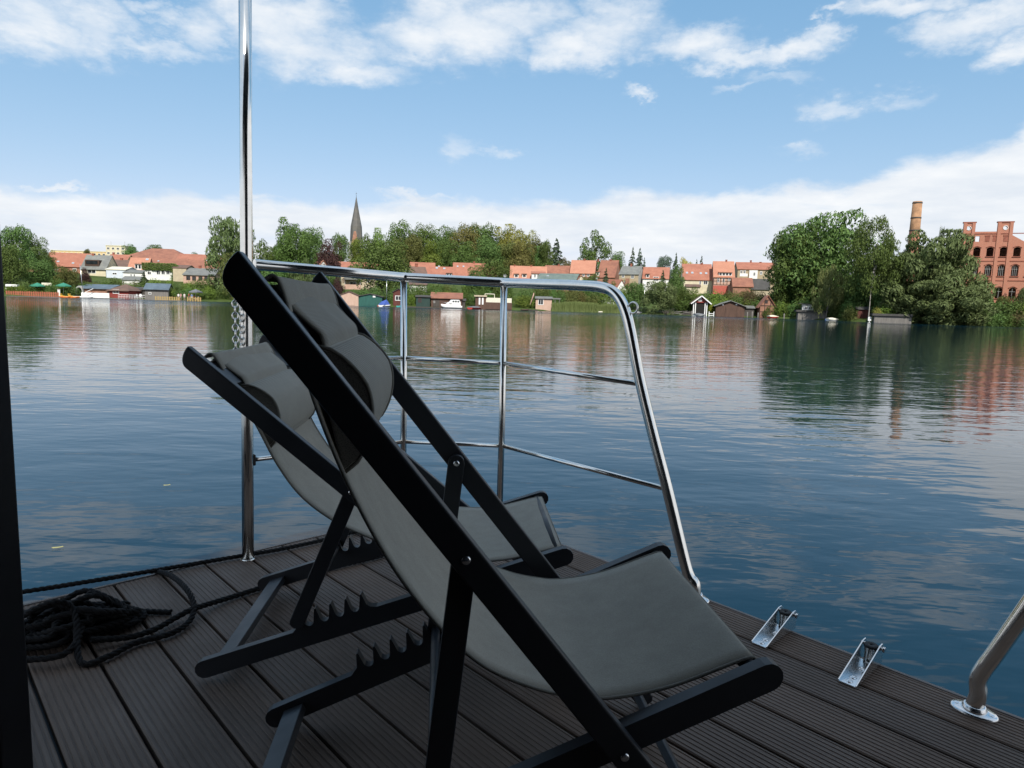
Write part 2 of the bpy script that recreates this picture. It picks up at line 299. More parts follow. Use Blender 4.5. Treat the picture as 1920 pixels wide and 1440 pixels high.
# ------------------------------------------------------------------ mesh helpers
class MB:
    def __init__(s): s.v = []; s.f = []; s.sm = []; s.mi = []
    def add(s, vs, fs, smooth=False, mi=0):
        o = len(s.v); s.v += [tuple(v) for v in vs]
        for f in fs: s.f.append(tuple(i + o for i in f)); s.sm.append(smooth); s.mi.append(mi)
        return s
    def box(s, c, size, rz=0.0, M=None, mi=0):
        x, y, z = (k / 2 for k in size); c = Vector(c)
        R = M if M is not None else Matrix.Rotation(rz, 3, 'Z')
        vs = [c + R @ Vector((a, b, d)) for a in (-x, x) for b in (-y, y) for d in (-z, z)]
        return s.add(vs, [(0, 1, 3, 2), (4, 6, 7, 5), (0, 4, 5, 1), (2, 3, 7, 6), (0, 2, 6, 4), (1, 5, 7, 3)], mi=mi)
    def tube(s, path, r, n=8, cap=True, closed=False, mi=0):
        P = [Vector(p) for p in path]; rs = r if isinstance(r, (list, tuple)) else [r] * len(P)
        fr = frames(P, closed); vs = []; fs = []; L = len(P)
        for (p, (t, a, b), q) in zip(P, fr, rs):
            for i in range(n):
                th = 2 * PI * i / n; vs.append(p + a * (q * math.cos(th)) + b * (q * math.sin(th)))
        for j in range(L if closed else L - 1):
            j2 = (j + 1) % L
            for i in range(n): fs.append((j * n + i, j * n + (i + 1) % n, j2 * n + (i + 1) % n, j2 * n + i))
        s.add(vs, fs, True, mi)
        if cap and not closed:
            o = len(s.v) - len(vs)
            s.f.append(tuple(o + i for i in reversed(range(n)))); s.sm.append(False); s.mi.append(mi)
            s.f.append(tuple(o + (L - 1) * n + i for i in range(n))); s.sm.append(False); s.mi.append(mi)
        return s
    def prism(s, poly, fn, a, b, mi=0):     # poly (x,z) placed by fn(x, z, w), extruded from w=a to w=b
        n = len(poly)
        vs = [fn(x, z, a) for x, z in poly] + [fn(x, z, b) for x, z in poly]
        fs = [tuple(range(n)), tuple(range(2 * n - 1, n - 1, -1))] + [(i, i + n, (i + 1) % n + n, (i + 1) % n) for i in range(n)]
        return s.add(vs, fs, mi=mi)
    def lathe(s, c, prof, n=16, mi=0):
        c = Vector(c); vs = []; fs = []
        for (r, z) in prof:
            for i in range(n): vs.append(c + Vector((r * math.cos(2 * PI * i / n), r * math.sin(2 * PI * i / n), z)))
        for j in range(len(prof) - 1):
            for i in range(n): fs.append((j * n + i, j * n + (i + 1) % n, (j + 1) * n + (i + 1) % n, (j + 1) * n + i))
        s.add(vs, fs, True, mi)
        return s
    def build(s, name, mats, parent=None, bevel=0.0, seg=2, origin=None):
        me = bpy.data.meshes.new(name)
        o = Vector(origin) if origin is not None else (parent_loc(parent) if parent is not None else Vector((0, 0, 0)))
        me.from_pydata([tuple(Vector(v) - o) for v in s.v], [], s.f)
        mats = mats if isinstance(mats, (list, tuple)) else [mats]
        for q in mats: me.materials.append(q)
        for p, sm, mi in zip(me.polygons, s.sm, s.mi): p.use_smooth = sm; p.material_index = mi
        bm = bmesh.new(); bm.from_mesh(me)
        bmesh.ops.recalc_face_normals(bm, faces=bm.faces)
        if bevel:
            es = [e for e in bm.edges if len(e.link_faces) == 2 and e.calc_face_angle() > 0.5]
            bmesh.ops.bevel(bm, geom=es, offset=bevel, segments=seg, affect='EDGES', profile=0.5, clamp_overlap=True)
        bm.to_mesh(me); bm.free()
        ob = bpy.data.objects.new(name, me); COL.objects.link(ob)
        if parent is not None: ob.parent = parent
        else: ob.location = o
        return ob
_LOC = {}
def parent_loc(p):
    if p is None: return Vector((0, 0, 0))
    if p.get('_local'): return Vector((0, 0, 0))
    return _LOC.get(p.name, Vector((0, 0, 0)))
def frames(P, closed=False):
    out = []; L = len(P); prev = None
    for i in range(L):
        a = P[(i - 1) % L] if (closed or i > 0) else P[i]; b = P[(i + 1) % L] if (closed or i < L - 1) else P[i]
        t = (b - a); t = t.normalized() if t.length > 1e-9 else Vector((0, 0, 1))
        if prev is None:
            r = Vector((0, 0, 1)) if abs(t.z) < 0.9 else Vector((1, 0, 0)); x = t.cross(r).normalized()
        else:
            x = prev - t * prev.dot(t); x = x.normalized() if x.length > 1e-6 else t.orthogonal().normalized()
        prev = x; out.append((t, x, t.cross(x)))
    return out
def spline(pts, n=8, closed=False):
    P = [Vector(p) for p in pts]; out = []; L = len(P)
    for i in range(L if closed else L - 1):
        p0 = P[(i - 1) % L] if (closed or i > 0) else P[i]; p1 = P[i]; p2 = P[(i + 1) % L]
        p3 = P[(i + 2) % L] if (closed or i + 2 < L) else P[(i + 1) % L]
        for k in range(n):
            t = k / n
            out.append(0.5 * ((2 * p1) + (p2 - p0) * t + (2 * p0 - 5 * p1 + 4 * p2 - p3) * t * t + (3 * p1 - p0 - 3 * p2 + p3) * t ** 3))
    if not closed: out.append(P[-1])
    return out
def tag(o, label, cat, group=None, kind=None):
    o['label'] = label; o['category'] = cat
    if group: o['group'] = group
    if kind: o['kind'] = kind
    return o
def thing(name, label, cat, loc, group=None, rz=0.0):
    o = bpy.data.objects.new(name, None); COL.objects.link(o); o.empty_display_size = 0.1
    o.location = loc; o.rotation_euler = (0, 0, rz); _LOC[o.name] = Vector(loc)
    return tag(o, label, cat, group)
def lthing(*a, **k):                          # children given in the thing's own local coordinates
    o = thing(*a, **k); _LOC[o.name] = Vector((0, 0, 0)); return o
def struct(o): o['kind'] = 'structure'; return o
def sub(mb, name, mats, parent, **k):         # a sub-part: parent is a mesh that sits at its thing's origin
    root = parent.parent; o = mb.build(name, mats, None, origin=_LOC.get(root.name, Vector((0, 0, 0))), **k)
    o.location = (0, 0, 0); o.parent = parent; return o
def dup(root):
    r = root.copy(); COL.objects.link(r)
    for ch in list(root.children):
        c = ch.copy(); COL.objects.link(c); c.parent = r
        for gch in list(ch.children):
            d = gch.copy(); COL.objects.link(d); d.parent = c
    return r
rng = random.Random(7)

# ------------------------------------------------------------------ lake, land
WZ = -0.7
SHORE = [(-500, 120), (-100, 145), (20, 153), (200, 168), (375, 172), (440, 180), (640, 172), (715, 174), (960, 184), (1100, 190), (1300, 180), (1430, 176), (1640, 145), (1900, 140), (2300, 118)]
def sd(px):
    for (a, da), (b, db) in zip(SHORE, SHORE[1:]):
        if px <= b: return da + (db - da) * max(0, (px - a)) / (b - a)
    return SHORE[-1][1]
def pxof(x, y): return 960 + FPX * (x / y) / math.cos(PITCH) * 1.0
PROF = [(-30, -4), (-6, -2.4), (0, -0.78), (1.2, -0.35), (6, 0.15), (14, 1.3), (35, 5.0), (60, 7.5), (120, 13.0), (300, 20), (3000, 30)]
def prof(s):
    if s <= PROF[0][0]: return PROF[0][1]
    for (a, za), (b, zb) in zip(PROF, PROF[1:]):
        if s <= b: return za + (zb - za) * (s - a) / (b - a)
    return PROF[-1][1]
def gz(x, y): return prof(y - sd(pxof(x, y)))
mb = MB(); cols = [(-500 + 40 * i) for i in range(71)]; rows = [-30, -6, -2, 0, 1.2, 3, 6, 10, 14, 22, 35, 60, 90, 120, 200, 400, 900, 2600]
for r in rows:
    for c in cols:
        k = (c - 960) / FPX * math.cos(PITCH); y = sd(c) + r
        jit = 0.5 * math.sin(c * 0.05) + 0.4 * math.sin(c * 0.023 + 1) if -3 < r < 5 else 0
        mb.v.append((k * (y + jit), y + jit, prof(r)))
nc = len(cols)
for j in range(len(rows) - 1):
    for i in range(nc - 1):
        mb.f.append((j * nc + i, j * nc + i + 1, (j + 1) * nc + i + 1, (j + 1) * nc + i)); mb.sm.append(True); mb.mi.append(0)
def _gr(k, b, co):
    n = k.noise(co, 0.25, 6, 0.65); n2 = k.noise(co, 2.5, 5, 0.65)
    c = k.mix(k.mr(n, 0.35, 0.7), (0.034, 0.058, 0.012), (0.075, 0.112, 0.024)); c = k.mix(k.mr(n2, 0.5, 0.8, 0, 0.6), c, (0.10, 0.09, 0.04)); link(k, c, b.inputs['Base Color'])
GRASS = mat('bank_grass', (0.08, 0.12, 0.025), 0.9, fn=_gr, spec=0.2)
struct(mb.build('ground', GRASS))

def _wat(k, b, co):
    geo = k.n('ShaderNodeNewGeometry').outputs['Position']
    dist = k.vm('LENGTH', k.vm('SUBTRACT', geo, (0, 0, HC)), None, 1)
    rot = k.n('ShaderNodeMapping', {'Vector': geo, 'Rotation': (0, 0, rad(18)), 'Scale': (0.42, 1.0, 1.0)}).outputs[0]
    rot2 = k.n('ShaderNodeMapping', {'Vector': geo, 'Rotation': (0, 0, rad(-14)), 'Scale': (0.5, 1.0, 1.0)}).outputs[0]
    wind = k.noise(k.vm('MULTIPLY', geo, (0.35, 1, 1)), 0.035, 4, 0.55)
    sp = k.n('ShaderNodeSeparateXYZ', {0: geo}).outputs
    gust = k.m('ADD', k.mr(sp[1], 75, 165, 0.0, 2.6, True), k.m('MULTIPLY', k.mr(sp[1], 55, 115, 0.0, 3.0, True), k.mr(sp[0], -20, -70, 0.0, 1.0, True)))
    calm = k.m('MULTIPLY', k.mr(wind, 0.36, 0.66, 0.6, 1.4), k.m('ADD', gust, 1.0))
    h = k.m('MULTIPLY', k.noise(rot, 0.75, 2, 0.5, 0.4), 0.024)
    h = k.m('ADD', h, k.m('MULTIPLY', k.noise(rot2, 2.6, 2, 0.5, 0.3), 0.0108))
    h = k.m('ADD', h, k.m('MULTIPLY', k.noise(rot, 7.5, 2, 0.5, 0.2), 0.0036))
    h = k.m('MULTIPLY', h, calm)
    bp = k.n('ShaderNodeBump', {'Strength': 1.0, 'Distance': 1.0, 'Height': h}); link(k, bp.outputs[0], b.inputs['Normal'])
    link(k, k.mr(k.m('ADD', sp[1], k.m('MULTIPLY', k.m('SUBTRACT', wind, 0.5), 60)), 85, 165, 0.03, 0.17, True), b.inputs['Roughness'])
WATER = mat('lake_water', (0.001, 0.0165, 0.030), 0.02, fn=_wat, spec=0.5)
WATER.node_tree.nodes['Principled BSDF'].inputs['IOR'].default_value = 1.333
mb = MB(); mb.add([(-900, -300, WZ), (900, -300, WZ), (900, 420, WZ), (-900, 420, WZ)], [(0, 1, 2, 3)])
struct(mb.build('water', WATER))
# lake bed and land beyond, behind the camera as well
mb = MB(); mb.add([(-5000, -5000, -4.5), (5000, -5000, -4.5), (5000, 5000, -4.5), (-5000, 5000, -4.5)], [(0, 1, 2, 3)])
struct(mb.build('terrain', GRASS))

# ------------------------------------------------------------------ houseboat: deck, cabin, rails
TH = rad(-46.4)
DU = Vector((math.cos(TH), math.sin(TH), 0)); DN = Vector((-DU.y, DU.x, 0))
def DK(u, n, z=0.0): return DU * u + DN * n + Vector((0, 0, z))
P1 = Vector((-0.943, 2.315, 0)); P2 = Vector((-0.452, 2.749, 0)); P3 = Vector((-0.037, 2.719, 0)); FL1 = GZ(1303, 1122); FL2 = GZ(1826, 1335)
def un(p): return p.dot(DU), p.dot(DN)
NEDGE = 1.92; UEDGE = un(GZ(250, 1085))[0]
cutU = un(P2)[0] - 0.05; cutN = un(P2)[1] + 0.06
UL = -2.39
mb = MB(); pitch = 0.1424; gap = 0.0085; ng = 9
for k in range(-16, 10 + 1):
    n0 = 1.778 - pitch * (10 - k) + gap / 2 - 0.0; n1 = n0 + pitch - gap
    # profile across the board: ridges and grooves
    prof_ = [(n0, -0.022), (n0, -0.003), (n0 + 0.003, 0.0)]
    w = (n1 - n0 - 0.006) / ng
    for j in range(ng):
        a = n0 + 0.003 + w * j
        prof_ += [(a + w * 0.30, 0.0), (a + w * 0.38, -0.0016), (a + w * 0.62, -0.0016), (a + w * 0.70, 0.0)]
    prof_ += [(n1 - 0.003, 0.0), (n1, -0.003), (n1, -0.022)]
    def ust(n):                              # board ends: left edge, clipped at the corner
        return UL if n < 1.52 else UL + (n - 1.52) * 1.0
    uend = 3.2 + (0.0)
    vs = []; Lp = len(prof_); seg = 1
    for (n, z) in prof_: vs.append(DK(ust(n) + 0.012, n, z))
    for (n, z) in prof_: vs.append(DK(uend, n, z))
    fs = [(i, i + 1, i + 1 + Lp, i + Lp) for i in range(Lp - 1)] + [tuple(range(Lp))[::-1], tuple(range(Lp, 2 * Lp))]
    mb.add(vs, fs)
deck = mb.build('deck', DECK); deck.rotation_euler = (0, 0, 0)
# material coordinates along the boards
deck.data.transform(Matrix.Rotation(-TH, 4, 'Z')); deck.rotation_euler = (0, 0, TH); struct(deck)
boat = thing('houseboat', 'dark houseboat terrace we look out from, its black corner post at the left picture edge', 'houseboat', (0, 0, WZ))
mb = MB()                                      # hull under the deck
poly = [(UL + 0.05, -1.5), (UL + 0.05, 1.5), (UL + 0.40, 1.86), (3.1, 1.86), (3.1, -1.5)]
vs = [DK(u, n, -0.026) for u, n in poly] + [DK(u, n, -1.2) for u, n in poly]
mb.add(vs, [(0, 1, 2, 3, 4), (9, 8, 7, 6, 5)] + [(i, (i + 1) % 5, (i + 1) % 5 + 5, i + 5) for i in range(5)])
mb.build('hull', mat('hull_paint', (0.03, 0.032, 0.035), 0.5, var=0.2), boat)
mb = MB()                                      # edge trim strip along the left side
a, b = DK(UL, -1.2), DK(UL, 1.52); c_ = DK(UL + 0.40, 1.92); d_ = DK(3.2, 1.925)
for p, q in ((a, b), (b, c_), (c_, d_)):
    t = (q - p).normalized(); nn = Vector((-t.y, t.x, 0))
    for (o, z, wd, ht) in ((0.004, -0.028, 0.012, 0.056),):
        mid = (p + q) / 2 + nn * o + Vector((0, 0, z)); mb.box(mid, ((q - p).length, wd, ht), math.atan2(t.y, t.x))
mb.build('edge_trim', mat('deck_edge_trim', (0.16, 0.13, 0.115), 0.5, var=0.2, vscale=8), boat, bevel=0.002)
# black corner post of the cabin on the left, with the wall running back from it
pe0 = PX(32, 900, 0.92)
mb = MB(); w = 0.16
mb.box((pe0.x - w / 2, 0.86 + 0.03, 1.08), (w, 0.06, 2.15)); mb.box((pe0.x - 0.012, 0.825, 1.08), (0.024, 0.018, 2.15))
mb.build('corner_post', BLACKPAINT, boat, bevel=0.004)
mb = MB(); mb.box((pe0.x - 0.2, -0.75, 1.08), (0.06, 3.15, 2.15)); mb.box((0.75, -0.62, 1.08), (3.3, 0.08, 2.15))  # second box: unseen wall behind the camera, placed to darken the near deck
mb.build('unseen_cabin_wall', BLACKPAINT, boat)
mb = MB()  # canopy overhead, out of view, its outline sized to shade the deck
poly = [(-1.9, -3.4), (-1.9, 1.25), (-1.7, 1.45), (1.75, 1.45), (1.75, -3.4)]
vs = [DK(u, n, 2.17) for u, n in poly] + [DK(u, n, 2.23) for u, n in poly]
mb.add(vs, [(0, 1, 2, 3, 4), (9, 8, 7, 6, 5)] + [(i, (i + 1) % 5, (i + 1) % 5 + 5, i + 5) for i in range(5)])
mb.build('canopy', mat('unseen_canopy', (0.2, 0.195, 0.19), 0.8, var=0.1), boat)

def flange(mb, base, ang, L=0.05, Wd=0.033):
    n = 28; vs = []; rings = [(1.0, 0.0), (1.0, 0.004), (0.93, 0.0075), (0.55, 0.009)]
    for q, z in rings:
        for i in range(n):
            t = 2 * PI * i / n; x, y = L * q * math.cos(t), Wd * q * math.sin(t)
            vs.append(base + Vector((x * math.cos(ang) - y * math.sin(ang), x * math.sin(ang) + y * math.cos(ang), z)))
    fs = []
    for j in range(len(rings) - 1):
        for i in range(n): fs.append((j * n + i, j * n + (i + 1) % n, (j + 1) * n + (i + 1) % n, (j + 1) * n + i))
    mb.add(vs, fs, True); o = len(mb.v) - n; mb.f.append(tuple(o + i for i in range(n))); mb.sm.append(False); mb.mi.append(0)
    for s_ in (-0.72, 0.72):
        c = base + Vector((L * s_ * math.cos(ang), L * s_ * math.sin(ang), 0.0068)); mb.lathe(c, [(0.0, 0.003), (0.004, 0.0032), (0.0058, 0.0025), (0.0075, 0.001), (0.0082, 0.0)], 12)
    mb.lathe(base + Vector((0, 0, 0.0085)), [(0.0265, 0.0), (0.0265, 0.004), (0.024, 0.007), (0.0235, 0.010), (0.0215, 0.012), (0.0195, 0.012)], 20)

rail = thing('guard_rail', 'polished steel guard rail of three tubes around the deck corner behind the deck chairs', 'railing', P1)
z1 = 1.061
main = MB(); ptop = PX(459.5, 0, P1.y); lean = (ptop - P1) / ptop.z
main.tube([P1 + lean * z for z in (-0.02, 0.5, 1.0, 1.5, 2.2)], 0.0205, 24)
main.lathe(P1, [(0.0245, 0.0), (0.0245, 0.003), (0.0207, 0.004)], 24)
main.build('main_post', STEEL, rail)
T1 = ONV(477, 496, P1, P2); T2 = PX(757, 520, P2.y); T3 = PX(945, 530, P3.y)
legpx = [(1060, 534), (1105, 536), (1130, 539), (1148, 546), (1163, 562), (1174, 588), (1184, 630), (1200, 714), (1225, 817), (1251, 917), (1283, 1050), (1293, 1082), (1299, 1100), (1302, 1112), (1303, 1120)]
leg = [ONV(x, y, P3, FL1) for x, y in legpx]; leg[-1] = FL1 + Vector((0, 0, 0.0)); leg[-2] = FL1 + Vector((0, 0, 0.02)); leg[-3] = FL1 + Vector((-0.004, 0.004, 0.05))
mb = MB(); d1 = (T2 - T1).normalized(); d2 = (T3 - T2).normalized(); d3 = (leg[0] - T3).normalized()
mb.tube([T1, T2 - d1 * 0.02, T2, T2 + d2 * 0.02, T3 - d2 * 0.02, T3, T3 + d3 * 0.02] + spline(leg, 5), 0.0190, 20)
tr = mb.build('top_rail', STEEL, rail)
mb = MB(); ring = ONV(1187, 577, P3, FL1); rd = (FL1 - P3).normalized()
mb.tube([ring + rd * (0.019 * math.cos(t)) + Vector((0, 0, 0.019 * math.sin(t))) for t in [2 * PI * i / 20 for i in range(20)]], 0.0032, 8, closed=True)
sub(mb, 'eye_ring', STEEL, tr)
for P, T in ((P2, T2), (P3, T3)):
    mb = MB(); mb.tube([Vector((P.x, P.y, -0.02)), Vector((P.x, P.y, 0.5)), Vector((T.x, T.y, T.z - 0.012))], 0.0135, 16); flange(mb, Vector((P.x, P.y, 0)), TH)
    mb.build('post', STEEL, rail)
def seg(a, b, r=0.0088):
    mb = MB(); mb.tube([a, b], r, 12); mb.build('mid_rail', STEEL, rail)
for (pya, pyb, pyc, pxd, pyd) in ((679, 671, 681, 1199, 720), (862, 828, 836, 1250, 917)):
    A = ONV(472, pya, P1, P2); B = PX(757, pyb, P2.y); C = PX(943, pyc, P3.y); Dd = ONV(pxd, pyd, P3, FL1)
    seg(A, B); seg(B, C); seg(C, Dd)
for zz in (T1.z, ONV(472, 862, P1, P2).z, ONV(472, 679, P1, P2).z):      # black brackets on the main post
    q = P1 + (P2 - P1).normalized() * 0.024 + Vector((0, 0, zz)); mb = MB(); mb.box(q, (0.012, 0.03, 0.055 if zz > 1 else 0.04), math.atan2(P2.y - P1.y, P2.x - P1.x)); mb.build('bracket', RUBBER, rail, bevel=0.003)
mb = MB(); flange(mb, FL1, TH); mb.build('base_flange', STEELB, rail)

hr = thing('handrail', 'bent steel handrail rising from an oval flange at the right picture edge', 'handrail', FL2)
Q = FL2 + DU * 1.0
path = [FL2, FL2 + Vector((0, 0, 0.02)), FL2 + Vector((0.003, -0.003, 0.05)), ONV(1834, 1274, FL2, Q), ONV(1846, 1252, FL2, Q), ONV(1864, 1228, FL2, Q), ONV(1920, 1148, FL2, Q)]
e = path[-1]; dv = (path[-1] - path[-2]).normalized(); top = e + dv * ((0.97 - e.z) / dv.z)
path += [e + (top - e) * 0.5, top, top + dv * 0.03 + DU * 0.05 + Vector((0, 0, 0.02)), top + DU * 0.16 + Vector((0, 0, 0.055)), top + DU * 0.9 + Vector((0, 0, 0.055))]
mb = MB(); mb.tube(spline(path, 6), 0.0190, 20); mb.build('rail', STEEL, hr)
mb = MB(); flange(mb, FL2, TH); mb.build('base_flange', STEELB, hr)
mb = MB(); pp = Vector((top.x, top.y, 0)) + DU * 0.88; mb.tube([pp, pp + Vector((0, 0, 1.02))], 0.0135, 14); mb.build('post', STEEL, hr)

# ------------------------------------------------------------------ mooring rollers
def roller(px, py, label):
    b = GZ(px, py); u0, n0 = un(b)
    r = thing('mooring_roller', label, 'mooring roller', b, 'steel mooring rollers on the deck edge')
    def K(n, w, z): return DK(u0 + w, n0 + n, z)
    L = 0.165; hw = 0.0215
    mb = MB(); mb.box(K(L * 0.47, 0, 0.003), (2 * hw, L * 1.0, 0.004), TH)
    for s_ in (-1, 1):
        pl = [(-0.005, 0.001), (L + 0.02, 0.001), (L + 0.022, 0.052), (L + 0.012, 0.060), (L - 0.004, 0.060), (-0.005, 0.008)]
        mb.prism(pl, lambda x, z, w: K(x, w, z), s_ * hw - 0.0015, s_ * hw + 0.0015)
    ch = mb.build('channel', STEELB, r, bevel=0.0007, seg=1)
    for n in (0.012, 0.038, 0.10):
        mb = MB(); mb.lathe(K(n, 0, 0.005), [(0.0, 0.002), (0.003, 0.002), (0.0035, 0.003), (0.007, 0.003), (0.009, 0.0)], 14); sub(mb, 'bolt', STEELB, ch)
    cy = K(L - 0.006, 0, 0.0)
    mb = MB(); mb.lathe(cy, [(0.0, 0.004), (0.017, 0.004), (0.015, 0.018), (0.0148, 0.032), (0.017, 0.048), (0.017, 0.049), (0.0, 0.049)], 20); mb.build('roller', STEEL, r)
    mb = MB(); mb.lathe(cy, [(0.0035, 0.047), (0.0035, 0.054), (0.016, 0.0555), (0.0185, 0.053), (0.0185, 0.049), (0.0, 0.049)], 20); mb.build('cap', RUBBER, r)
    mb = MB(); a, b2 = K(L + 0.008, -hw - 0.008, 0.046), K(L + 0.008, hw + 0.010, 0.046); mb.tube([a, b2], 0.0042, 10)
    mb.tube([b2 - (b2 - a).normalized() * 0.006, b2], 0.0075, 6); mb.build('axle', STEELB, r)
roller(1424, 1211, 'polished steel mooring roller with black cap nearer the foot of the guard rail')
roller(1589, 1284, 'polished steel mooring roller with black cap nearer the bent handrail on the right')

# ------------------------------------------------------------------ deck chairs
def rbar(p, q, wd, r0, r1, n=6):             # outline of a bar with rounded ends in the (x, z) plane
    p = Vector((p[0], p[1])); q = Vector((q[0], q[1])); t = (q - p).normalized(); nn = Vector((-t.y, t.x)); h = wd / 2; out = []
    for i in range(n + 1):
        a = PI / 2 - PI * i / n; out.append(q + t * (r1 * math.cos(a)) + nn * (h * math.sin(a)))
    for i in range(n + 1):
        a = -PI / 2 - PI * i / n; out.append(p + t * (r0 * math.cos(a)) + nn * (h * math.sin(a)))
    return [(v.x, v.y) for v in out]
def deck_chair(label, pos, yaw, A, s1, s2, B, foot, slingp, pil, comb0, bo):
    xa, za = A; (xb0, xb1, zb1) = B
    r = thing('deck_chair', label, 'deck chair', (pos[0], pos[1], 0), 'folding deck chairs on the terrace')
    fx = Vector((math.cos(yaw), math.sin(yaw), 0)); sx = Vector((-math.sin(yaw), math.cos(yaw), 0)); o = Vector((pos[0], pos[1], 0))
    def P(x, z, w): return o + fx * x + sx * w + Vector((0, 0, z))
    def Apt(t): return (-xa * t, za * t)
    LA = math.hypot(xa, za); ta = Vector((-xa, za)) / LA; na = Vector((za, xa)) / LA   # na points forward/up
    for s_ in (-1, 1):
        hA = 0.0212; qe = Vector((-xa, za)) - ta * 0.02; pe = Vector((0, 0.004)) + ta * 0.02      # square front corner, rounded back at the top end
        pl = [(v.x, v.y) for v in [pe - ta * 0.01 - na * hA * 0.6, pe - na * hA] + [qe + ta * (-0.002 + 0.028 * math.sin(PI / 2 * i / 8)) + na * (hA - 2 * hA * math.cos(PI / 2 * i / 8)) for i in range(9)] + [pe + na * hA, pe - ta * 0.01 + na * hA * 0.6]]
        mb = MB(); mb.prism(pl, P, s_ * 0.282 - 0.0115, s_ * 0.282 + 0.0115); rl = mb.build('back_rail', BLACKWOOD, r, bevel=0.003)
        for t in (s1, s2):
            mb = MB(); x, z = Apt(t); side = -1
            c = P(x, z, s_ * 0.282 + (-0.0115 if s_ < 0 else -0.031 if t == s1 else -0.0115))
            ring_ = []
            for q, d in ((0.0068, 0.0), (0.0066, 0.0018), (0.0045, 0.003), (0.0, 0.0034)):
                ring_.append((q, d))
            vs = []; n = 14
            for q, d in ring_:
                for i in range(n): vs.append(c + fx * (q * math.cos(2 * PI * i / n)) + Vector((0, 0, q * math.sin(2 * PI * i / n))) - sx * d)
            mb.add(vs, [(j * n + i, j * n + (i + 1) % n, (j + 1) * n + (i + 1) % n, (j + 1) * n + i) for j in range(3) for i in range(n)], True)
            sub(mb, 'screw', STEELB, rl)
    # top slat of the back frame
    tx, tz = Apt(0.935)
    mb = MB(); M = Matrix((fx, sx, Vector((0, 0, 1)))).transposed() @ Matrix.Rotation(math.atan2(ta.x, ta.y), 3, 'Y')
    mb.box(P(tx, tz, 0), (0.018, 0.541, 0.075), M=M)
    mb.build('top_slat', BLACKWOOD, r, bevel=0.003)
    x2, z2 = Apt(0.055); mb = MB(); mb.box(P(x2, z2, 0), (0.018, 0.541, 0.03), M=M); mb.build('foot_rail', BLACKWOOD, r, bevel=0.003)
    # seat frame with its toothed combs
    LB = math.hypot(xb1 - xb0, zb1 - 0.035); tb = Vector((xb1 - xb0, zb1 - 0.035)) / LB; nb = Vector((-tb.y, tb.x))
    def Bp(r_, h): q = Vector((xb0, 0.035)) + tb * r_ + nb * h; return (q.x, q.y)
    h = 0.0225
    for s_ in (-1, 1):
        out = []
        for i in range(7):                    # rear end round
            a = -PI / 2 - PI * i / 6; out.append(Bp(0.022 * math.cos(a), h * math.sin(a)))
        c0 = comb0 - 0.028; out.append(Bp(c0, h))
        for j in range(5):
            t0 = comb0 + 0.039 * j
            out += [Bp(t0 - 0.010, h + 0.012), Bp(t0 + 0.001, h + 0.042), Bp(t0 + 0.004, h + 0.043), Bp(t0 + 0.0055, h + 0.038)]
            for i in range(7):
                a = PI + PI * 0.92 * i / 6; out.append(Bp(t0 + 0.0185 + 0.0115 * math.cos(a), h + 0.016 + 0.0125 * math.sin(a)))
        out = out[:-7]
        t0 = comb0 + 0.039 * 4; out += [Bp(t0 + 0.009, h + 0.013), Bp(t0 + 0.016, h + 0.006), Bp(t0 + 0.03, h)]
        for i in range(7):
            a = PI / 2 - PI * i / 6; out.append(Bp(LB - 0.02 + 0.022 * math.cos(a), h * math.sin(a)))
        mb = MB(); mb.prism(out, P, s_ * bo - 0.0105, s_ * bo + 0.0105); mb.build('seat_rail', BLACKWOOD, r, bevel=0.0016, seg=2)
    x2, z2 = Bp(0.045, 0.0); M2 = Matrix((fx, sx, Vector((0, 0, 1)))).transposed() @ Matrix.Rotation(-math.atan2(tb.y, tb.x), 3, 'Y')
    mb = MB(); mb.box(P(x2, z2, 0), (0.045, 2 * bo - 0.021, 0.018), M=M2); mb.build('rear_stretcher', BLACKWOOD, r, bevel=0.002)
    x2, z2 = Bp(LB - 0.035, 0.004); mb = MB(); mb.tube([P(x2, z2, -bo + 0.008), P(x2, z2, bo - 0.008)], 0.0125, 14); mb.build('front_bar', BLACKWOOD, r)
    # prop with its crossbar resting in a notch
    px_, pz_ = Apt(s1); pw = 0.253
    for s_ in (-1, 1):
        mb = MB(); pl = rbar((foot[0], foot[1]), (px_, pz_), 0.036, 0.014, 0.018); mb.prism(pl, P, s_ * 0.262 - 0.008, s_ * 0.262 + 0.008); mb.build('prop_leg', BLACKWOOD, r, bevel=0.002)
    mb = MB(); mb.tube([P(foot[0], foot[1], -0.262), P(foot[0], foot[1], 0.262)], 0.0098, 12); mb.build('prop_bar', BLACKWOOD, r)
    # sling
    SP = [v for v in spline([(x, z, 0) for x, z in slingp], 8)]; hw = 0.222; nw = 14; th = 0.0022
    mb = MB(); vs = []; L = len(SP)
    nor = []
    for i in range(L):
        t = (SP[min(i + 1, L - 1)] - SP[max(i - 1, 0)]); t.normalize(); nor.append(Vector((t.y, -t.x, 0)))
    for side in (1, -1):
        for i, p in enumerate(SP):
            f = i / (L - 1)
            for j in range(nw + 1):
                w = -hw + 2 * hw * j / nw; q = 2 * j / nw - 1
                sag = -0.010 * (1 - q * q) * math.sin(PI * min(1, f * 1.02)) + 0.0012 * math.sin(q * 9 + f * 7) * math.sin(PI * f)
                d = nor[i] * (side * th / 2 + sag) * 1.0
                vs.append(P(p.x + (-d.x), p.y + (-d.y), w))
    n1 = nw + 1; fs = []
    for i in range(L - 1):
        for j in range(nw):
            a = i * n1 + j; fs.append((a, a + 1, a + n1 + 1, a + n1)); a += L * n1; fs.append((a, a + n1, a + n1 + 1, a + 1))
    for i in range(L - 1):
        for j in (0, nw):
            a = i * n1 + j; fs.append((a, a + n1, a + n1 + L * n1, a + L * n1))
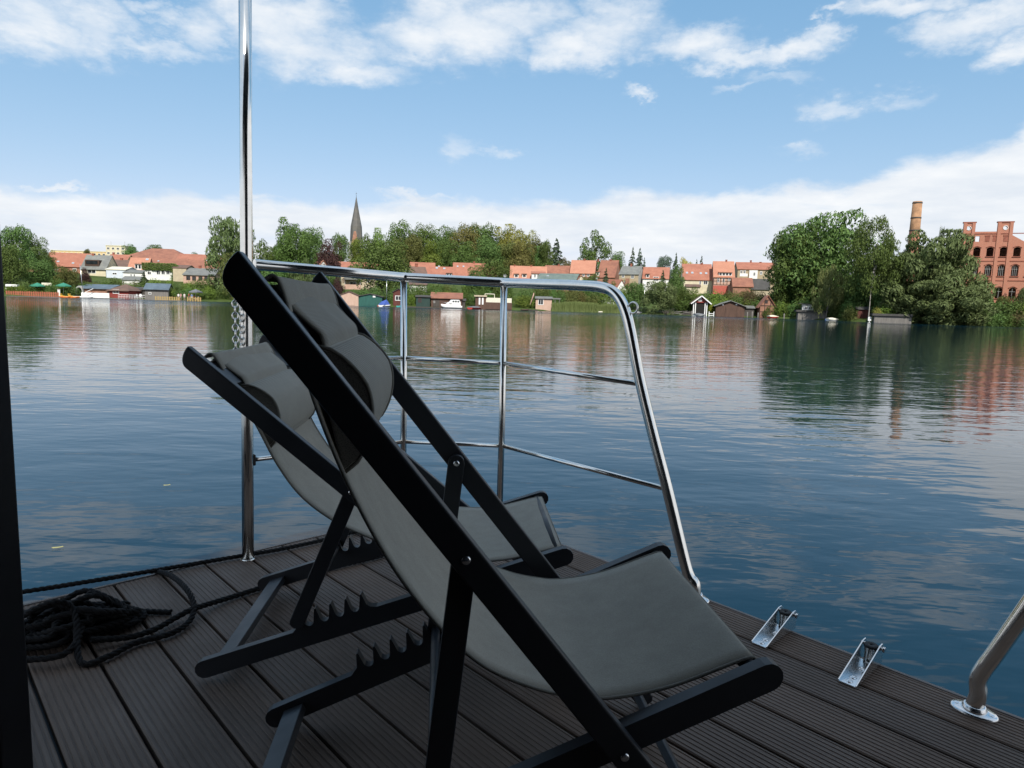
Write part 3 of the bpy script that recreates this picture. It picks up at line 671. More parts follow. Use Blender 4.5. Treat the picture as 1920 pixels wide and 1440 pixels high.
    mb.add(vs, fs, True); sg = mb.build('sling', SLING, r)
    for s_ in (-1, 1):
        mb = MB(); mb.tube([P(p.x, p.y, s_ * hw) for p in SP], 0.0028, 8); sub(mb, 'hem', HEMM, sg)
    mb = MB(); mb.tube([P(SP[-2].x, SP[-2].y + 0.001, w) for w in (-hw, 0, hw)], 0.003, 8); sub(mb, 'hem', HEMM, sg)
    # pillow: a bolster with mesh ends, hung from a flap over the top slat
    (pb, pt, bul) = pil; pb = Vector((pb[0], pb[1])); pt = Vector((pt[0], pt[1])); t = (pt - pb); LP = t.length; t.normalize(); nf = Vector((t.y, -t.x))
    prof2 = []
    for i in range(17):
        s_ = i / 16; hgt = bul * (max(0, math.sin(PI * s_)) ** 0.55) * (1.05 - 0.22 * abs(s_ - 0.62)); prof2.append(pb + t * (LP * s_) + nf * hgt)
    back = [pt + nf * 0.004, pb + nf * 0.004]
    ringp = [(v.x, v.y) for v in prof2] + [(v.x, v.y) for v in back]
    ws = [-0.205, -0.200, -0.19, -0.1, 0, 0.1, 0.19, 0.200, 0.205]; cen = (pb + pt) / 2 + nf * bul * 0.35
    mb = MB(); vs = []; n = len(ringp)
    for w in ws:
        q = 1.0 if abs(w) < 0.195 else (0.985 if abs(w) < 0.203 else 0.95)
        for (x, z) in ringp: vs.append(P(cen.x + (x - cen.x) * q, cen.y + (z - cen.y) * q, w))
    fs = [(i * n + j, i * n + (j + 1) % n, (i + 1) * n + (j + 1) % n, (i + 1) * n + j) for i in range(len(ws) - 1) for j in range(n)]
    mb.add(vs, fs, True, 0); e_ = (len(ws) - 1) * n
    mb.add([vs[i] for i in range(n)], [tuple(range(n))], False, 1); mb.add([vs[e_ + i] for i in range(n)], [tuple(range(n))], False, 1)
    pw_ = mb.build('pillow', [PILLOWM, SIDEMESH], r)
    for w in (-0.203, 0.203):
        mb = MB(); mb.tube([P(v.x, v.y, w) for v in prof2], 0.0032, 8); sub(mb, 'piping', HEMM, pw_)
    # flap from the pillow over the slat and down behind it
    tt = Vector((ta.x, ta.y)); up_ = Vector((tx, tz)) + tt * 0.042; nfr = Vector((na.x, na.y))
    fp = [pt + nf * 0.014 - t * 0.012, pt + nf * 0.015 + t * 0.010, (pt + Vector((tx, tz))) * 0.5 + nfr * 0.016, Vector((tx, tz)) + nfr * 0.013, up_ + nfr * 0.010, up_ + tt * 0.006, up_ - nfr * 0.012, Vector((tx, tz)) - nfr * 0.014 - tt * 0.02, Vector((tx, tz)) - nfr * 0.016 - tt * 0.10]
    FP = spline([(v.x, v.y, 0) for v in fp], 6); mb = MB(); vs = []; nw2 = 12; L = len(FP)
    for i, p in enumerate(FP):
        tq = (FP[min(i + 1, L - 1)] - FP[max(i - 1, 0)]).normalized(); nq = Vector((tq.y, -tq.x, 0))
        for j in range(nw2 + 1):
            q = 2 * j / nw2 - 1; wr = 0.0014 * math.sin(q * 4 + i * 0.12) + 0.0008 * math.sin(q * 9 + 2)
            wv = q * 0.196; vs.append(P(p.x + nq.x * wr, p.y + nq.y * wr, wv + 0.006))
    n1 = nw2 + 1; N = len(vs); vs2 = []
    mb.add(vs, [(i * n1 + j, i * n1 + j + 1, (i + 1) * n1 + j + 1, (i + 1) * n1 + j) for i in range(L - 1) for j in range(nw2)], True)
    fl = sub(mb, 'flap', PILLOWM, pw_)
    sm = fl.modifiers.new('thick', 'SOLIDIFY'); sm.thickness = 0.004; sm.offset = 0
    for j in (0, nw2):
        mb = MB(); mb.tube([vs[i * n1 + j] for i in range(L)], 0.0030, 8); sub(mb, 'flap_hem', HEMM, pw_)
    return r
deck_chair('black deck chair with grey sling in the foreground, tall and steeply reclined', (0.38348, 1.20635), rad(6.347), (0.777, 0.989), 0.61, 0.306, (-0.858, 0.012, 0.405), (-0.513, 0.222),
    [(-0.752, 0.972), (-0.738, 0.978), (-0.726, 0.955), (-0.712, 0.90), (-0.688, 0.813), (-0.65, 0.711), (-0.605, 0.616), (-0.559, 0.539), (-0.503, 0.467), (-0.44, 0.408), (-0.364, 0.371), (-0.297, 0.354), (-0.238, 0.350), (-0.145, 0.366), (-0.03, 0.407), (-0.012, 0.405)],
    ((-0.650, 0.700), (-0.694, 0.885), 0.062), 0.214, 0.249)
deck_chair('black deck chair with grey sling standing behind, set lower near the rail post', (0.18972, 1.85879), rad(4.274), (0.961, 0.814), 0.61, 0.306, (-0.949, -0.045, 0.331), (-0.722, 0.158),
    [(-0.945, 0.800), (-0.928, 0.812), (-0.912, 0.795), (-0.880, 0.735), (-0.826, 0.644), (-0.776, 0.545), (-0.719, 0.465), (-0.642, 0.404), (-0.557, 0.362), (-0.45, 0.322), (-0.333, 0.300), (-0.214, 0.303), (-0.085, 0.334), (-0.066, 0.332)],
    ((-0.800, 0.580), (-0.875, 0.735), 0.062), 0.262, 0.249)

# ------------------------------------------------------------------ ropes
def strands(mb, path, r=0.0085, lay=0.055):
    P = [Vector(p) for p in path]; fr = frames(P); s = 0.0; per = [[], [], []]
    for i, (p, (t, a, b)) in enumerate(zip(P, fr)):
        if i: s += (P[i] - P[i - 1]).length
        for k in range(3):
            th = 2 * PI * (s / lay + k / 3); per[k].append(p + (a * math.cos(th) + b * math.sin(th)) * r * 0.52)
    for k in range(3): mb.tube(per[k], r * 0.56, 6)
def resample(pts, step):
    out = [pts[0]]; acc = 0
    for a, b in zip(pts, pts[1:]):
        L = (b - a).length; d = step - acc
        while d <= L: out.append(a + (b - a) * (d / L)); d += step
        acc = (acc + L) % step
    return out
mb = MB(); R_ROPE = 0.0085
rr = random.Random(11); cpt = GZ(165, 1185); pts = []
axU = (GZ(290, 1150) - GZ(60, 1190)).normalized(); axV = Vector((-axU.y, axU.x, 0)); ex = GZ(60, 1200)
nloop = 24
for i in range(nloop * 6):
    a = 2 * PI * i / 6 + rr.uniform(-0.6, 0.6); lay_ = i / (nloop * 6)
    ru = 0.155 * (1 - 0.35 * lay_) * rr.uniform(0.35, 1.2); rv = 0.082 * (1 - 0.45 * lay_) * rr.uniform(0.3, 1.2)
    off = axU * (0.05 * math.sin(i * 0.21) - 0.03) + axV * 0.02 * math.sin(i * 0.13)
    mound = max(0.0, 1 - (abs(math.cos(a)) * 0.75) ** 2)
    pts.append(cpt + off + axU * ru * math.cos(a) + axV * rv * math.sin(a) + Vector((0, 0, 0.010 + 0.105 * lay_ * mound * rr.uniform(0.55, 1.1))))
tail = [GZ(255, 1205, 0.012), GZ(320, 1188, 0.012), GZ(355, 1165, 0.013), GZ(364, 1135, 0.03), GZ(350, 1105, 0.045), GZ(325, 1082, 0.03), GZ(300, 1072, 0.012), GZ(286, 1078, -0.02)]
mid = [GZ(150, 1240, 0.012), GZ(200, 1232, 0.012)]
strands(mb, resample(spline(pts + mid + tail, 10), 0.008))
run = [GZ(170, 1200, 0.03), GZ(240, 1195, 0.014), GZ(290, 1180, 0.014), GZ(330, 1158, 0.016), GZ(362, 1142, 0.026), GZ(420, 1124, 0.012), GZ(490, 1102, 0.010), GZ(560, 1080, 0.010), GZ(640, 1060, 0.010), GZ(720, 1040, 0.010), GZ(760, 1020, 0.010)]
strands(mb, resample(spline(run, 10), 0.008))
for q in range(5):                             # loose ends and bights leaving the heap to the left and right
    b0 = GZ(80 + 12 * q, 1150 + 18 * q, 0.03); b1 = GZ(20, 1150 + 22 * q, 0.02); b2 = GZ(-30, 1160 + 20 * q, 0.014)
    strands(mb, resample(spline([cpt + Vector((0, 0, 0.03 + 0.01 * q)), b0, b1, b2], 10), 0.008))
strands(mb, resample(spline([GZ(200, 1150, 0.03), GZ(250, 1146, 0.012), GZ(290, 1147, 0.010), GZ(321, 1148, 0.010)], 10), 0.008))
o = mb.build('mooring_rope', ROPEM, None, origin=(cpt.x, cpt.y, 0)); tag(o, 'tangled heap of dark mooring rope on the deck beside the left edge', 'rope')
mb = MB()
ln = [GZ(-120, 1131, 0.02), GZ(47, 1109, 0.02), GZ(180, 1088, 0.018), GZ(300, 1068, 0.014), GZ(400, 1051, 0.012), GZ(460, 1041, 0.011), GZ(520, 1031, 0.011), GZ(600, 1014, 0.011), GZ(640, 1003, 0.010), GZ(690, 994, 0.010), GZ(720, 1000, 0.010)]
strands(mb, resample(spline(ln, 12), 0.008), 0.0078)
o = mb.build('mooring_line', ROPEM, None, origin=ln[5]); tag(o, 'taut dark mooring line stretched along the left deck edge past the rail post', 'rope')

# ------------------------------------------------------------------ chain hanging by the main post
cp = PX(443, 545, 2.27); ch_top = PX(440, 548, 2.27)
mb = MB()
def chain_run(x, y, ztop, zbot, ph):
    z = ztop; i = 0
    while z > zbot:
        ang = ph + (PI / 2 if i % 2 else 0); ca, sa = math.cos(ang), math.sin(ang); hl, hwd = 0.0125, 0.0088
        pts_ = []
        for k in range(16):
            t = 2 * PI * k / 16; lx = hwd * math.cos(t); lz = (hl - hwd * 0.2) * math.sin(t) + (0.002 if math.sin(t) > 0 else -0.002)
            pts_.append(Vector((x + lx * ca, y + lx * sa, z + lz)))
        mb.tube(pts_, 0.0028, 7, closed=True); z -= 0.0203; i += 1
chain_run(ch_top.x, ch_top.y, ch_top.z, 0.56, rad(20)); chain_run(ch_top.x + 0.014, ch_top.y + 0.022, ch_top.z - 0.006, 0.56, rad(-25))
for k in range(6):
    t = PI * (k + 0.5) / 6; q = Vector((ch_top.x + 0.007 - 0.007 * math.cos(t), ch_top.y + 0.011 - 0.011 * math.cos(t), 0.56 - 0.012 * math.sin(t)))
hk = ch_top + Vector((0.0, 0.0, 0.018)); mb.tube(spline([P1 + Vector((0, -0.015, hk.z + 0.012)), hk + Vector((0.01, 0.0, 0.016)), hk + Vector((0.0, 0, 0.004)), hk + Vector((0.006, 0, -0.012))], 6), 0.0035, 8)
o = mb.build('chain', STEEL, None, origin=ch_top); tag(o, 'bright steel link chain hanging beside the tall rail post', 'chain')
for (x, y, s_, lab) in ((108, 1027, 0.028, 'larger pale yellow leaf floating on the water at lower left'), (313, 910, 0.024, 'small narrow pale leaf floating left of the rail post')):
    c = GZ(x, y, WZ + 0.006); mb = MB(); vs = []
    for i in range(9):
        t = -1 + 2 * i / 8; hwid = 0.34 * (1 - t * t) * s_
        vs += [c + Vector((t * s_, hwid + t * s_ * .5, 0.004 + 0.004 * t * t)), c + Vector((t * s_, -hwid + t * s_ * .5, 0.002))]
    mb.add(vs, [(2 * i, 2 * i + 1, 2 * i + 3, 2 * i + 2) for i in range(8)]); o = mb.build('floating_leaf', LEAFY, None, origin=c); tag(o, lab, 'leaf', 'leaves floating on the lake')
# ------------------------------------------------------------------ vegetation templates (unit size: x, y in -0.5..0.5, z in 0..1)
def leaf_mesh(name, cen, nor, size, asp, up=None, seed=0):
    r = np.random.default_rng(seed); n = len(cen)
    nor = nor / (np.linalg.norm(nor, axis=1, keepdims=True) + 1e-9)
    ref = r.normal(size=(n, 3)) if up is None else up + r.normal(size=(n, 3)) * 0.35
    a = np.cross(nor, ref); a /= np.linalg.norm(a, axis=1, keepdims=True) + 1e-9
    b = np.cross(nor, a); s = size[:, None]
    if up is not None: a, b = a, b
    V = np.empty((n, 4, 3)); V[:, 0] = cen - b * s * asp; V[:, 1] = cen + a * s * 0.55 - b * s * asp * 0.1; V[:, 2] = cen + b * s * asp; V[:, 3] = cen - a * s * 0.55 + b * s * asp * 0.15
    V[:, 1] += nor * s * 0.18; V[:, 3] += nor * s * 0.18
    me = bpy.data.meshes.new(name); me.vertices.add(n * 4); me.vertices.foreach_set('co', V.reshape(-1).astype(np.float32))
    me.loops.add(n * 4); me.loops.foreach_set('vertex_index', np.arange(n * 4, dtype=np.int32))
    me.polygons.add(n); me.polygons.foreach_set('loop_start', np.arange(0, n * 4, 4, dtype=np.int32)); me.polygons.foreach_set('loop_total', np.full(n, 4, dtype=np.int32))
    me.materials.append(LEAF['green']); me.update(); me.validate(); return me
def lobes_broad(r, n, flat=0.0, rl=(0.15, 0.25), shell=0.62, wid=None):
    d = r.normal(size=(n, 3)); d /= np.linalg.norm(d, axis=1, keepdims=True)
    d[:, 2] = np.where(d[:, 2] < -0.55, -d[:, 2] * 0.5, d[:, 2])
    q_ = np.arange(n) + 0.5; ph = np.arccos(1 - 1.72 * q_ / n); th = q_ * 2.39996 + r.uniform(0, 6); d = np.stack([np.cos(th) * np.sin(ph), np.sin(th) * np.sin(ph), np.cos(ph)], 1) + r.normal(size=(n, 3)) * 0.12
    k = np.where(r.uniform(0, 1, n) < 0.2, r.uniform(0.2, 0.7, n), r.uniform(0.82, 1.12, n))
    c = d * k[:, None] * 0.5 * (1 - 0.85 * np.mean(rl) * 2) 
    if wid is not None: c[:, :2] *= wid(c[:, 2] + 0.5)[:, None]
    return c + [0, 0, 0.5], r.uniform(rl[0], rl[1], n)
def crown(name, n, nl, seed, rl=(0.15, 0.25), leaf=(0.016, 0.030), asp=1.0, style='broad', wid=None, mix=0.75, gaps=0.0):
    r = np.random.default_rng(seed); lc, lr = lobes_broad(r, nl, rl=rl, wid=wid)
    w = lr ** 2; idx = r.choice(nl, size=n, p=w / w.sum())
    d = r.normal(size=(n, 3)); d /= np.linalg.norm(d, axis=1, keepdims=True); d[:, 2] += 0.22; d /= np.linalg.norm(d, axis=1, keepdims=True)
    rad_ = lr[idx] * (r.uniform(0.3, 1.0, n) ** 0.22) * r.uniform(0.94, 1.07, n)
    ph = r.uniform(0, 6.28, (nl, 3)); bump = 1 + 0.07 * np.sin(d[:, 0] * 7 + ph[idx, 0]) + 0.07 * np.sin(d[:, 1] * 8 + ph[idx, 1]) + 0.07 * np.sin(d[:, 2] * 7 + ph[idx, 2])
    c = lc[idx] + d * (rad_ * bump)[:, None] * np.array([1, 1, 0.82])
    up = None
    if style == 'droop':
        c[:, 2] -= r.uniform(0, 1, n) ** 1.6 * 0.12; up = np.tile([0, 0, 1.0], (n, 1)) + d * 0.2
        nor = np.stack([d[:, 0], d[:, 1], d[:, 2] * 0.3], 1) + r.normal(size=(n, 3)) * 0.45
    elif style == 'feather':
        out = c - np.array([0, 0, 0.1]); out /= np.linalg.norm(out, axis=1, keepdims=True) + 1e-9; up = out + np.array([0, 0, 0.5])
        nor = d * (mix + 0.2) + r.normal(size=(n, 3)) * 0.45
    else:
        nor = d * (mix + 0.25) + np.array([0, 0, 0.15]) + r.normal(size=(n, 3)) * 0.32
    c[:, 2] = np.clip(c[:, 2], 0.0, 1.03)
    q = np.abs(c[:, :2]).max(); c[:, :2] *= 0.5 / np.quantile(np.abs(c[:, :2]), 0.995)
    z0, z1 = np.quantile(c[:, 2], 0.004), np.quantile(c[:, 2], 0.996); c[:, 2] = (c[:, 2] - z0) / (z1 - z0)
    return leaf_mesh(name, c, nor, r.uniform(leaf[0], leaf[1], n), asp, up, seed)
def conifer(name, n, seed, tiers=13, ragged=0.3, slim=1.0):
    r = np.random.default_rng(seed); nb = tiers * 9; bz = np.repeat(np.linspace(0.03, 0.97, tiers), 9) + r.uniform(-0.03, 0.03, nb); ba = r.uniform(0, 6.283, nb)
    bl = (1.02 - bz) * 0.5 * r.uniform(1 - ragged, 1.08, nb) * slim + 0.012
    idx = r.choice(nb, size=n, p=(bl / bl.sum())); t = r.uniform(0.05, 1, n) ** 0.7; L = bl[idx] * t
    sp = (1 - t * 0.75) * bl[idx] * 0.32
    x = np.cos(ba[idx]) * L + r.normal(size=n) * sp * 0.5; y = np.sin(ba[idx]) * L + r.normal(size=n) * sp * 0.5
    z = bz[idx] - L * 0.28 + r.normal(size=n) * 0.008
    c = np.stack([x, y, z], 1); d = np.stack([np.cos(ba[idx]), np.sin(ba[idx]), np.full(n, 0.8)], 1)
    return leaf_mesh(name, c, d * 0.8 + r.normal(size=(n, 3)) * 0.45, r.uniform(0.014, 0.026, n), 1.2, None, seed)
TPL = {}
for i in range(5): TPL['broad%d' % i] = crown('broad_crown', 9500, 28 + 5 * i, 10 + i, rl=(0.12, 0.21), leaf=(0.014, 0.025))
for i in range(2): TPL['big%d' % i] = crown('big_crown', 22000, 60, 30 + i, rl=(0.09, 0.16), leaf=(0.010, 0.017), asp=1.3, style='feather' if i == 0 else 'broad')
TPL['oak'] = crown('oak_crown', 5600, 24, 41, rl=(0.10, 0.16), leaf=(0.016, 0.026))
TPL['willow0'] = crown('willow_crown', 24000, 70, 51, rl=(0.08, 0.14), leaf=(0.0095, 0.016), asp=1.8, style='feather')
TPL['willow1'] = crown('willow_crown', 8000, 40, 52, rl=(0.09, 0.16), leaf=(0.012, 0.02), asp=1.8, style='feather')
TPL['birch'] = crown('birch_crown', 13000, 54, 61, rl=(0.07, 0.13), leaf=(0.009, 0.016), asp=1.5, style='droop')
TPL['weep'] = crown('weeping_crown', 6500, 34, 62, rl=(0.08, 0.14), leaf=(0.011, 0.018), asp=2.4, style='droop')
for i in range(2): TPL['conifer%d' % i] = conifer('conifer_crown', 5200, 70 + i, slim=1.0, ragged=0.4)
for i in range(4): TPL['bush%d' % i] = crown('bush_leaves', 1500, 18 + 3 * i, 80 + i, rl=(0.14, 0.26), leaf=(0.024, 0.042))
for i in range(2): TPL['hedge%d' % i] = crown('hedge_leaves', 2600, 40, 90 + i, rl=(0.12, 0.2), leaf=(0.02, 0.034))
def trunk_mesh(seed, limbs=5, r0=0.5, bend=0.3):
    r = random.Random(seed); mb = MB(); n = 7
    path = [(bend * 0.6 * math.sin(i * 1.1 + seed) * i / n, bend * 0.6 * math.cos(i * 0.9 + seed) * i / n, i / n) for i in range(n + 1)]
    mb.tube(path, [r0 * (1.25 if i == 0 else 1 - 0.8 * i / n) for i in range(n + 1)], 8)
    for k in range(limbs):
        i = 3 + k % 4; p = Vector(path[i]); a = k * 2.4 + seed; L = r.uniform(3.0, 5.5) * r0 * 2
        mb.tube([p, p + Vector((math.cos(a) * L * 0.45, math.sin(a) * L * 0.45, 0.07)), p + Vector((math.cos(a) * L * 0.8, math.sin(a) * L * 0.8, 0.2))], [r0 * 0.4, r0 * 0.25, r0 * 0.08], 6)
    o = mb.build('trunk_template', BARK); me = o.data; bpy.data.objects.remove(o); return me
TRUNK = [trunk_mesh(s) for s in range(4)]
def mobj(name, me, material, parent, loc, scale, rz=0.0):
    o = bpy.data.objects.new(name, me); COL.objects.link(o); o.parent = parent; o.location = loc; o.scale = scale; o.rotation_euler = (0, 0, rz)
    if material is not None:
        o.material_slots[0].link = 'OBJECT'; o.material_slots[0].material = material
    return o
tn = [0]
def tree(label, kind, leaf, px, wpx, ptop, pbase, s, cb=0.25, name='tree', cat='tree', group=None, tr=0.22, bark=None, yaw=None, off=0.0, low=None):
    """px centre, wpx crown width, ptop/pbase rows; s metres behind the shoreline; cb = part of the height without leaves"""
    tn[0] += 1; D = sd(px) + s; b = PX(px, pbase, D); t = PX(px, ptop, D + 0.0); g0 = gz(b.x, D)
    z0 = min(g0, b.z) if low is None else low
    top = t.z; H = top - z0; wdt = wpx / FPX * D * math.hypot(1, b.x / D) ** 0.5 * (2.0 if 'conifer' in kind else 1)
    o = thing(name, label, cat, (b.x, D, z0), group)
    cz = H * cb
    mobj('crown', TPL[kind], LEAF[leaf], o, (off, 0, cz), (wdt, wdt * 0.92, H - cz), rng.uniform(0, 6.28) if yaw is None else yaw)
    trk = mobj('trunk', TRUNK[tn[0] % 4], bark or BARK, o, (0, 0, -0.4), (tr, tr, (cz + (H - cz) * 0.62) + 0.4), rng.uniform(0, 6.28))
    return o
def bush(label, kind, leaf, px, wpx, ptop, pbase, s, group=None, name='bush', cat='bush'):
    D = sd(px) + s; b = PX(px, pbase, D); g0 = min(gz(b.x, D), b.z); t = PX(px, ptop, D)
    wdt = wpx / FPX * D
    me = TPL[kind]; o = bpy.data.objects.new(name, me); COL.objects.link(o); o.location = (b.x, D, g0 - 0.15); o.scale = (wdt, min(wdt, 5.5) * 0.9, max(0.6, t.z - g0 + 0.15)); o.rotation_euler = (0, 0, rng.uniform(0, 6.28) if wdt < 6 else rng.uniform(-.3, .3))
    o.material_slots[0].link = 'OBJECT'; o.material_slots[0].material = LEAF[leaf]
    return tag(o, label, cat, group)

# ------------------------------------------------------------------ houses
class Fac:
    """a facade plane: local x along the wall, y away from us, z up; origin at the bottom middle"""
    def __init__(s, px0, px1, D, base, yaw=None):
        pm = (px0 + px1) / 2; c = PX(pm, base, D)
        s.yaw = (-math.atan2(c.x, D) * 0.75 if yaw is None else rad(yaw)); s.c = c
        s.ex = Vector((math.cos(s.yaw), math.sin(s.yaw), 0)); s.ey = Vector((-math.sin(s.yaw), math.cos(s.yaw), 0))
        s.x0 = s.loc(px0, base)[0]; s.x1 = s.loc(px1, base)[0]; s.w = s.x1 - s.x0
    def loc(s, px, py, back=0.0):           # pixel -> local (x, z) on the plane y = back
        d = ray(px, py); q = s.c + s.ey * back; t = (q - EYE).dot(s.ey) / d.dot(s.ey); p = EYE + d * t
        v = p - s.c; return v.dot(s.ex), v.z
WGROUP = 0
def window(root, x, z, w, h, y=0.0, frame=WHITEP, glass=GLASS, arch=0.0, bars=1, depth=0.07, hb=0):
    mb = MB(); t = min(0.13, w * 0.16, h * 0.16); t = max(t, 0.07)
    mb.box((x - w / 2 + t / 2, y - depth / 2 + 0.01, z), (t, depth, h)); mb.box((x + w / 2 - t / 2, y - depth / 2 + 0.01, z), (t, depth, h))
    mb.box((x, y - depth / 2 + 0.01, z + h / 2 - t / 2), (w - 2 * t, depth, t)); mb.box((x, y - depth / 2 + 0.01, z - h / 2 + t / 2), (w - 2 * t, depth, t))
    for i in range(bars):
        xb = x - w / 2 + w * (i + 1) / (bars + 1); mb.box((xb, y - depth / 2 + 0.02, z), (t * 0.6, depth * 0.8, h - 2 * t))
    for i in range(hb):
        zb = z - h / 2 + h * (i + 1) / (hb + 1); mb.box((x, y - depth / 2 + 0.022, zb), (w - 2 * t, depth * 0.7, t * 0.5))
    f = mb.build('window', frame, root)
    p = MB(); p.box((x, y - 0.012, z), (w - 1.2 * t, 0.03, h - 1.2 * t)); sub(p, 'pane', glass, f)
    return f
def house(label, px0, px1, s, base, eave, ridge, wall, roof, dep=8.0, kind='along', yaw=None, wins=(), chim=(), sky=(), dorm=(), over=0.35, name='house', cat='house', group=None, hip=0.0, D=None, doors=(), frame=WHITEP, rake=0.5, bars=1, low=2.5, thick=0.16, gmat=None):
    D = sd((px0 + px1) / 2) + s if D is None else D
    F = Fac(px0, px1, D, base, yaw); pm = (px0 + px1) / 2
    o = lthing(name, label, cat, F.c, group, F.yaw); x0, x1 = F.x0, F.x1; w = x1 - x0
    ze = F.loc(pm, eave)[1]; zr = F.loc(pm, ridge, dep * rake if kind == 'along' else 0.0)[1]
    mb = MB(); b0 = -low
    if kind == 'along':
        yr = dep * rake
        vs = [(x0, 0, b0), (x1, 0, b0), (x1, dep, b0), (x0, dep, b0), (x0, 0, ze), (x1, 0, ze), (x1, dep, ze), (x0, dep, ze), (x0 + hip, yr, zr - 0.02), (x1 - hip, yr, zr - 0.02)]
        mb.add(vs, [(0, 1, 5, 4), (3, 7, 6, 2)]); mb.add([vs[i] for i in (0, 4, 8, 7, 3)] if hip == 0 else [vs[i] for i in (0, 4, 7, 3)], [tuple(range(5 if hip == 0 else 4))], mi=1 if gmat else 0)
        mb.add([vs[i] for i in (1, 2, 6, 9, 5)] if hip == 0 else [vs[i] for i in (1, 2, 6, 5)], [tuple(range(5 if hip == 0 else 4))], mi=1 if gmat else 0)
        sl = (zr - ze) / yr; ov = over; r = MB(); e = 0.03
        xa, xb = x0 - (0.25 if hip == 0 else ov), x1 + (0.25 if hip == 0 else ov)
        zf = ze - sl * ov + e; sb = (zr - ze) / (dep - yr); zb = ze - sb * ov + e
        top = [(xa, -ov, zf), (xb, -ov, zf), (x1 + 0.25 - hip - (0.25 if hip else 0), yr, zr + e), (x0 - 0.25 + hip + (0.25 if hip else 0), yr, zr + e), (xa, dep + ov, zb), (xb, dep + ov, zb)]
        bot = [(x, y, z - thick) for x, y, z in top]; v2 = top + bot
        r.add(v2, [(0, 1, 2, 3), (3, 2, 5, 4), (7, 6, 9, 8), (8, 9, 10, 11), (0, 6, 7, 1), (4, 5, 11, 10), (1, 7, 8, 2), (2, 8, 11, 5), (0, 3, 9, 6), (3, 4, 10, 9)])
        if hip: r.add([top[0], top[3], top[4]], [(0, 1, 2)]); r.add([top[1], top[5], top[2]], [(0, 1, 2)])
    else:
        xm = (x0 + x1) / 2; hw = w / 2; sl = (zr - ze) / hw
        vs = [(x0, 0, b0), (x1, 0, b0), (x1, 0, ze), (xm, 0, zr), (x0, 0, ze)]; vb = [(x, dep, z) for x, _, z in vs]
        mb.add(vs + vb, [(0, 1, 2, 3, 4), (9, 8, 7, 6, 5), (0, 4, 9, 5), (1, 6, 7, 2)])
        ov = over; r = MB(); e = 0.04; zf = ze - sl * ov + e
        top = [(x0 - ov, -ov, zf), (xm, -ov, zr + e), (x1 + ov, -ov, zf), (x0 - ov, dep + ov, zf), (xm, dep + ov, zr + e), (x1 + ov, dep + ov, zf)]
        bot = [(x, y, z - thick) for x, y, z in top]
        r.add(top + bot, [(0, 1, 4, 3), (1, 2, 5, 4), (6, 9, 10, 7), (7, 10, 11, 8), (0, 6, 7, 1), (1, 7, 8, 2), (3, 4, 10, 9), (4, 5, 11, 10), (0, 3, 9, 6), (2, 8, 11, 5)])
    wl = mb.build('wall', [wall, gmat] if gmat else wall, o); rf = r.build('roof', roof, o)
    def roofz(y): return ze + sl * y if kind == 'along' else 0
    for (cx, py, wp) in chim:
        x, z = F.loc(cx, py, dep * rake if kind == 'along' else dep * 0.3); wc = max(0.5, wp / FPX * D)
        yc = dep * rake if kind == 'along' else dep * 0.3; zt = z; zb_ = (zr - 0.6) if kind == 'along' else zr - sl * abs(x - (x0 + x1) / 2) - 0.3
        c = MB(); c.box((x, yc, (zt + zb_) / 2), (wc, 0.6, max(0.6, zt - zb_))); c.box((x, yc, zt + 0.08), (wc + 0.14, 0.74, 0.16)); sub(c, 'chimney', BRICKT, rf)
    for (wx, wy, ww, wh) in wins:
        x, z = F.loc(wx, wy); window(o, x, z, max(0.5, ww / FPX * D), max(0.5, wh / FPX * D), frame=frame, bars=bars)
    for (wx, wy, ww, wh, m_) in doors:
        x, z = F.loc(wx, wy); d = MB(); W_, H_ = ww / FPX * D, wh / FPX * D; d.box((x, -0.02, z), (W_, 0.08, H_)); d.box((x + W_ * 0.32, -0.075, z - 0.05), (0.06, 0.05, 0.18)); d.build('door', m_, o)
    for (wx, wy, ww, wh) in sky:            # roof windows lie in the roof slope
        yy = dep * rake * 0.5
        for _ in range(4): x, z = F.loc(wx, wy, yy); yy = (z - ze) / sl
        a = math.atan(sl); W_, H_ = max(0.5, ww / FPX * D), max(0.5, wh / FPX * D); M = Matrix.Rotation(a, 3, 'X')
        c = Vector((x, yy, z + 0.12)); d = MB(); d.box(c, (W_, H_ * 1.2, 0.1), M=M); q = d.build('roof_window', mat('zinc_frame', (0.42, 0.43, 0.44), 0.5), o)
        d = MB(); d.box(c + M @ Vector((0, 0, 0.05)), (W_ * 0.72, H_ * 0.9, 0.03), M=M); sub(d, 'pane', mat('sky_pane', (0.30, 0.36, 0.42), 0.1, spec=0.8), q)
    for (wx, wy, ww, wh) in dorm:           # dormers: front wall, roof and window
        yy = dep * rake * 0.3
        for _ in range(4): x, z = F.loc(wx, wy + wh / 2, yy); yy = max(0.05, (z - ze) / sl)
        W_, H_ = ww / FPX * D, wh / FPX * D; zb_ = roofz(yy); d = MB(); bk = H_ / sl
        d.add([(x - W_ / 2, yy, zb_ - 0.1), (x + W_ / 2, yy, zb_ - 0.1), (x + W_ / 2, yy, zb_ + H_), (x - W_ / 2, yy, zb_ + H_), (x - W_ / 2, yy + bk, zb_ + H_), (x + W_ / 2, yy + bk, zb_ + H_)], [(0, 1, 2, 3), (0, 3, 4), (1, 5, 2), (3, 2, 5, 4)])
        q = d.build('dormer', WHITE, o); d = MB(); d.box((x, yy + bk * 0.4, zb_ + H_ + 0.12), (W_ + 0.4, bk * 1.1 + 0.4, 0.14), M=Matrix.Rotation(0.12, 3, 'X')); sub(d, 'dormer_roof', roof, q)
        d = MB(); n = max(1, int(round(W_ / 1.1)))
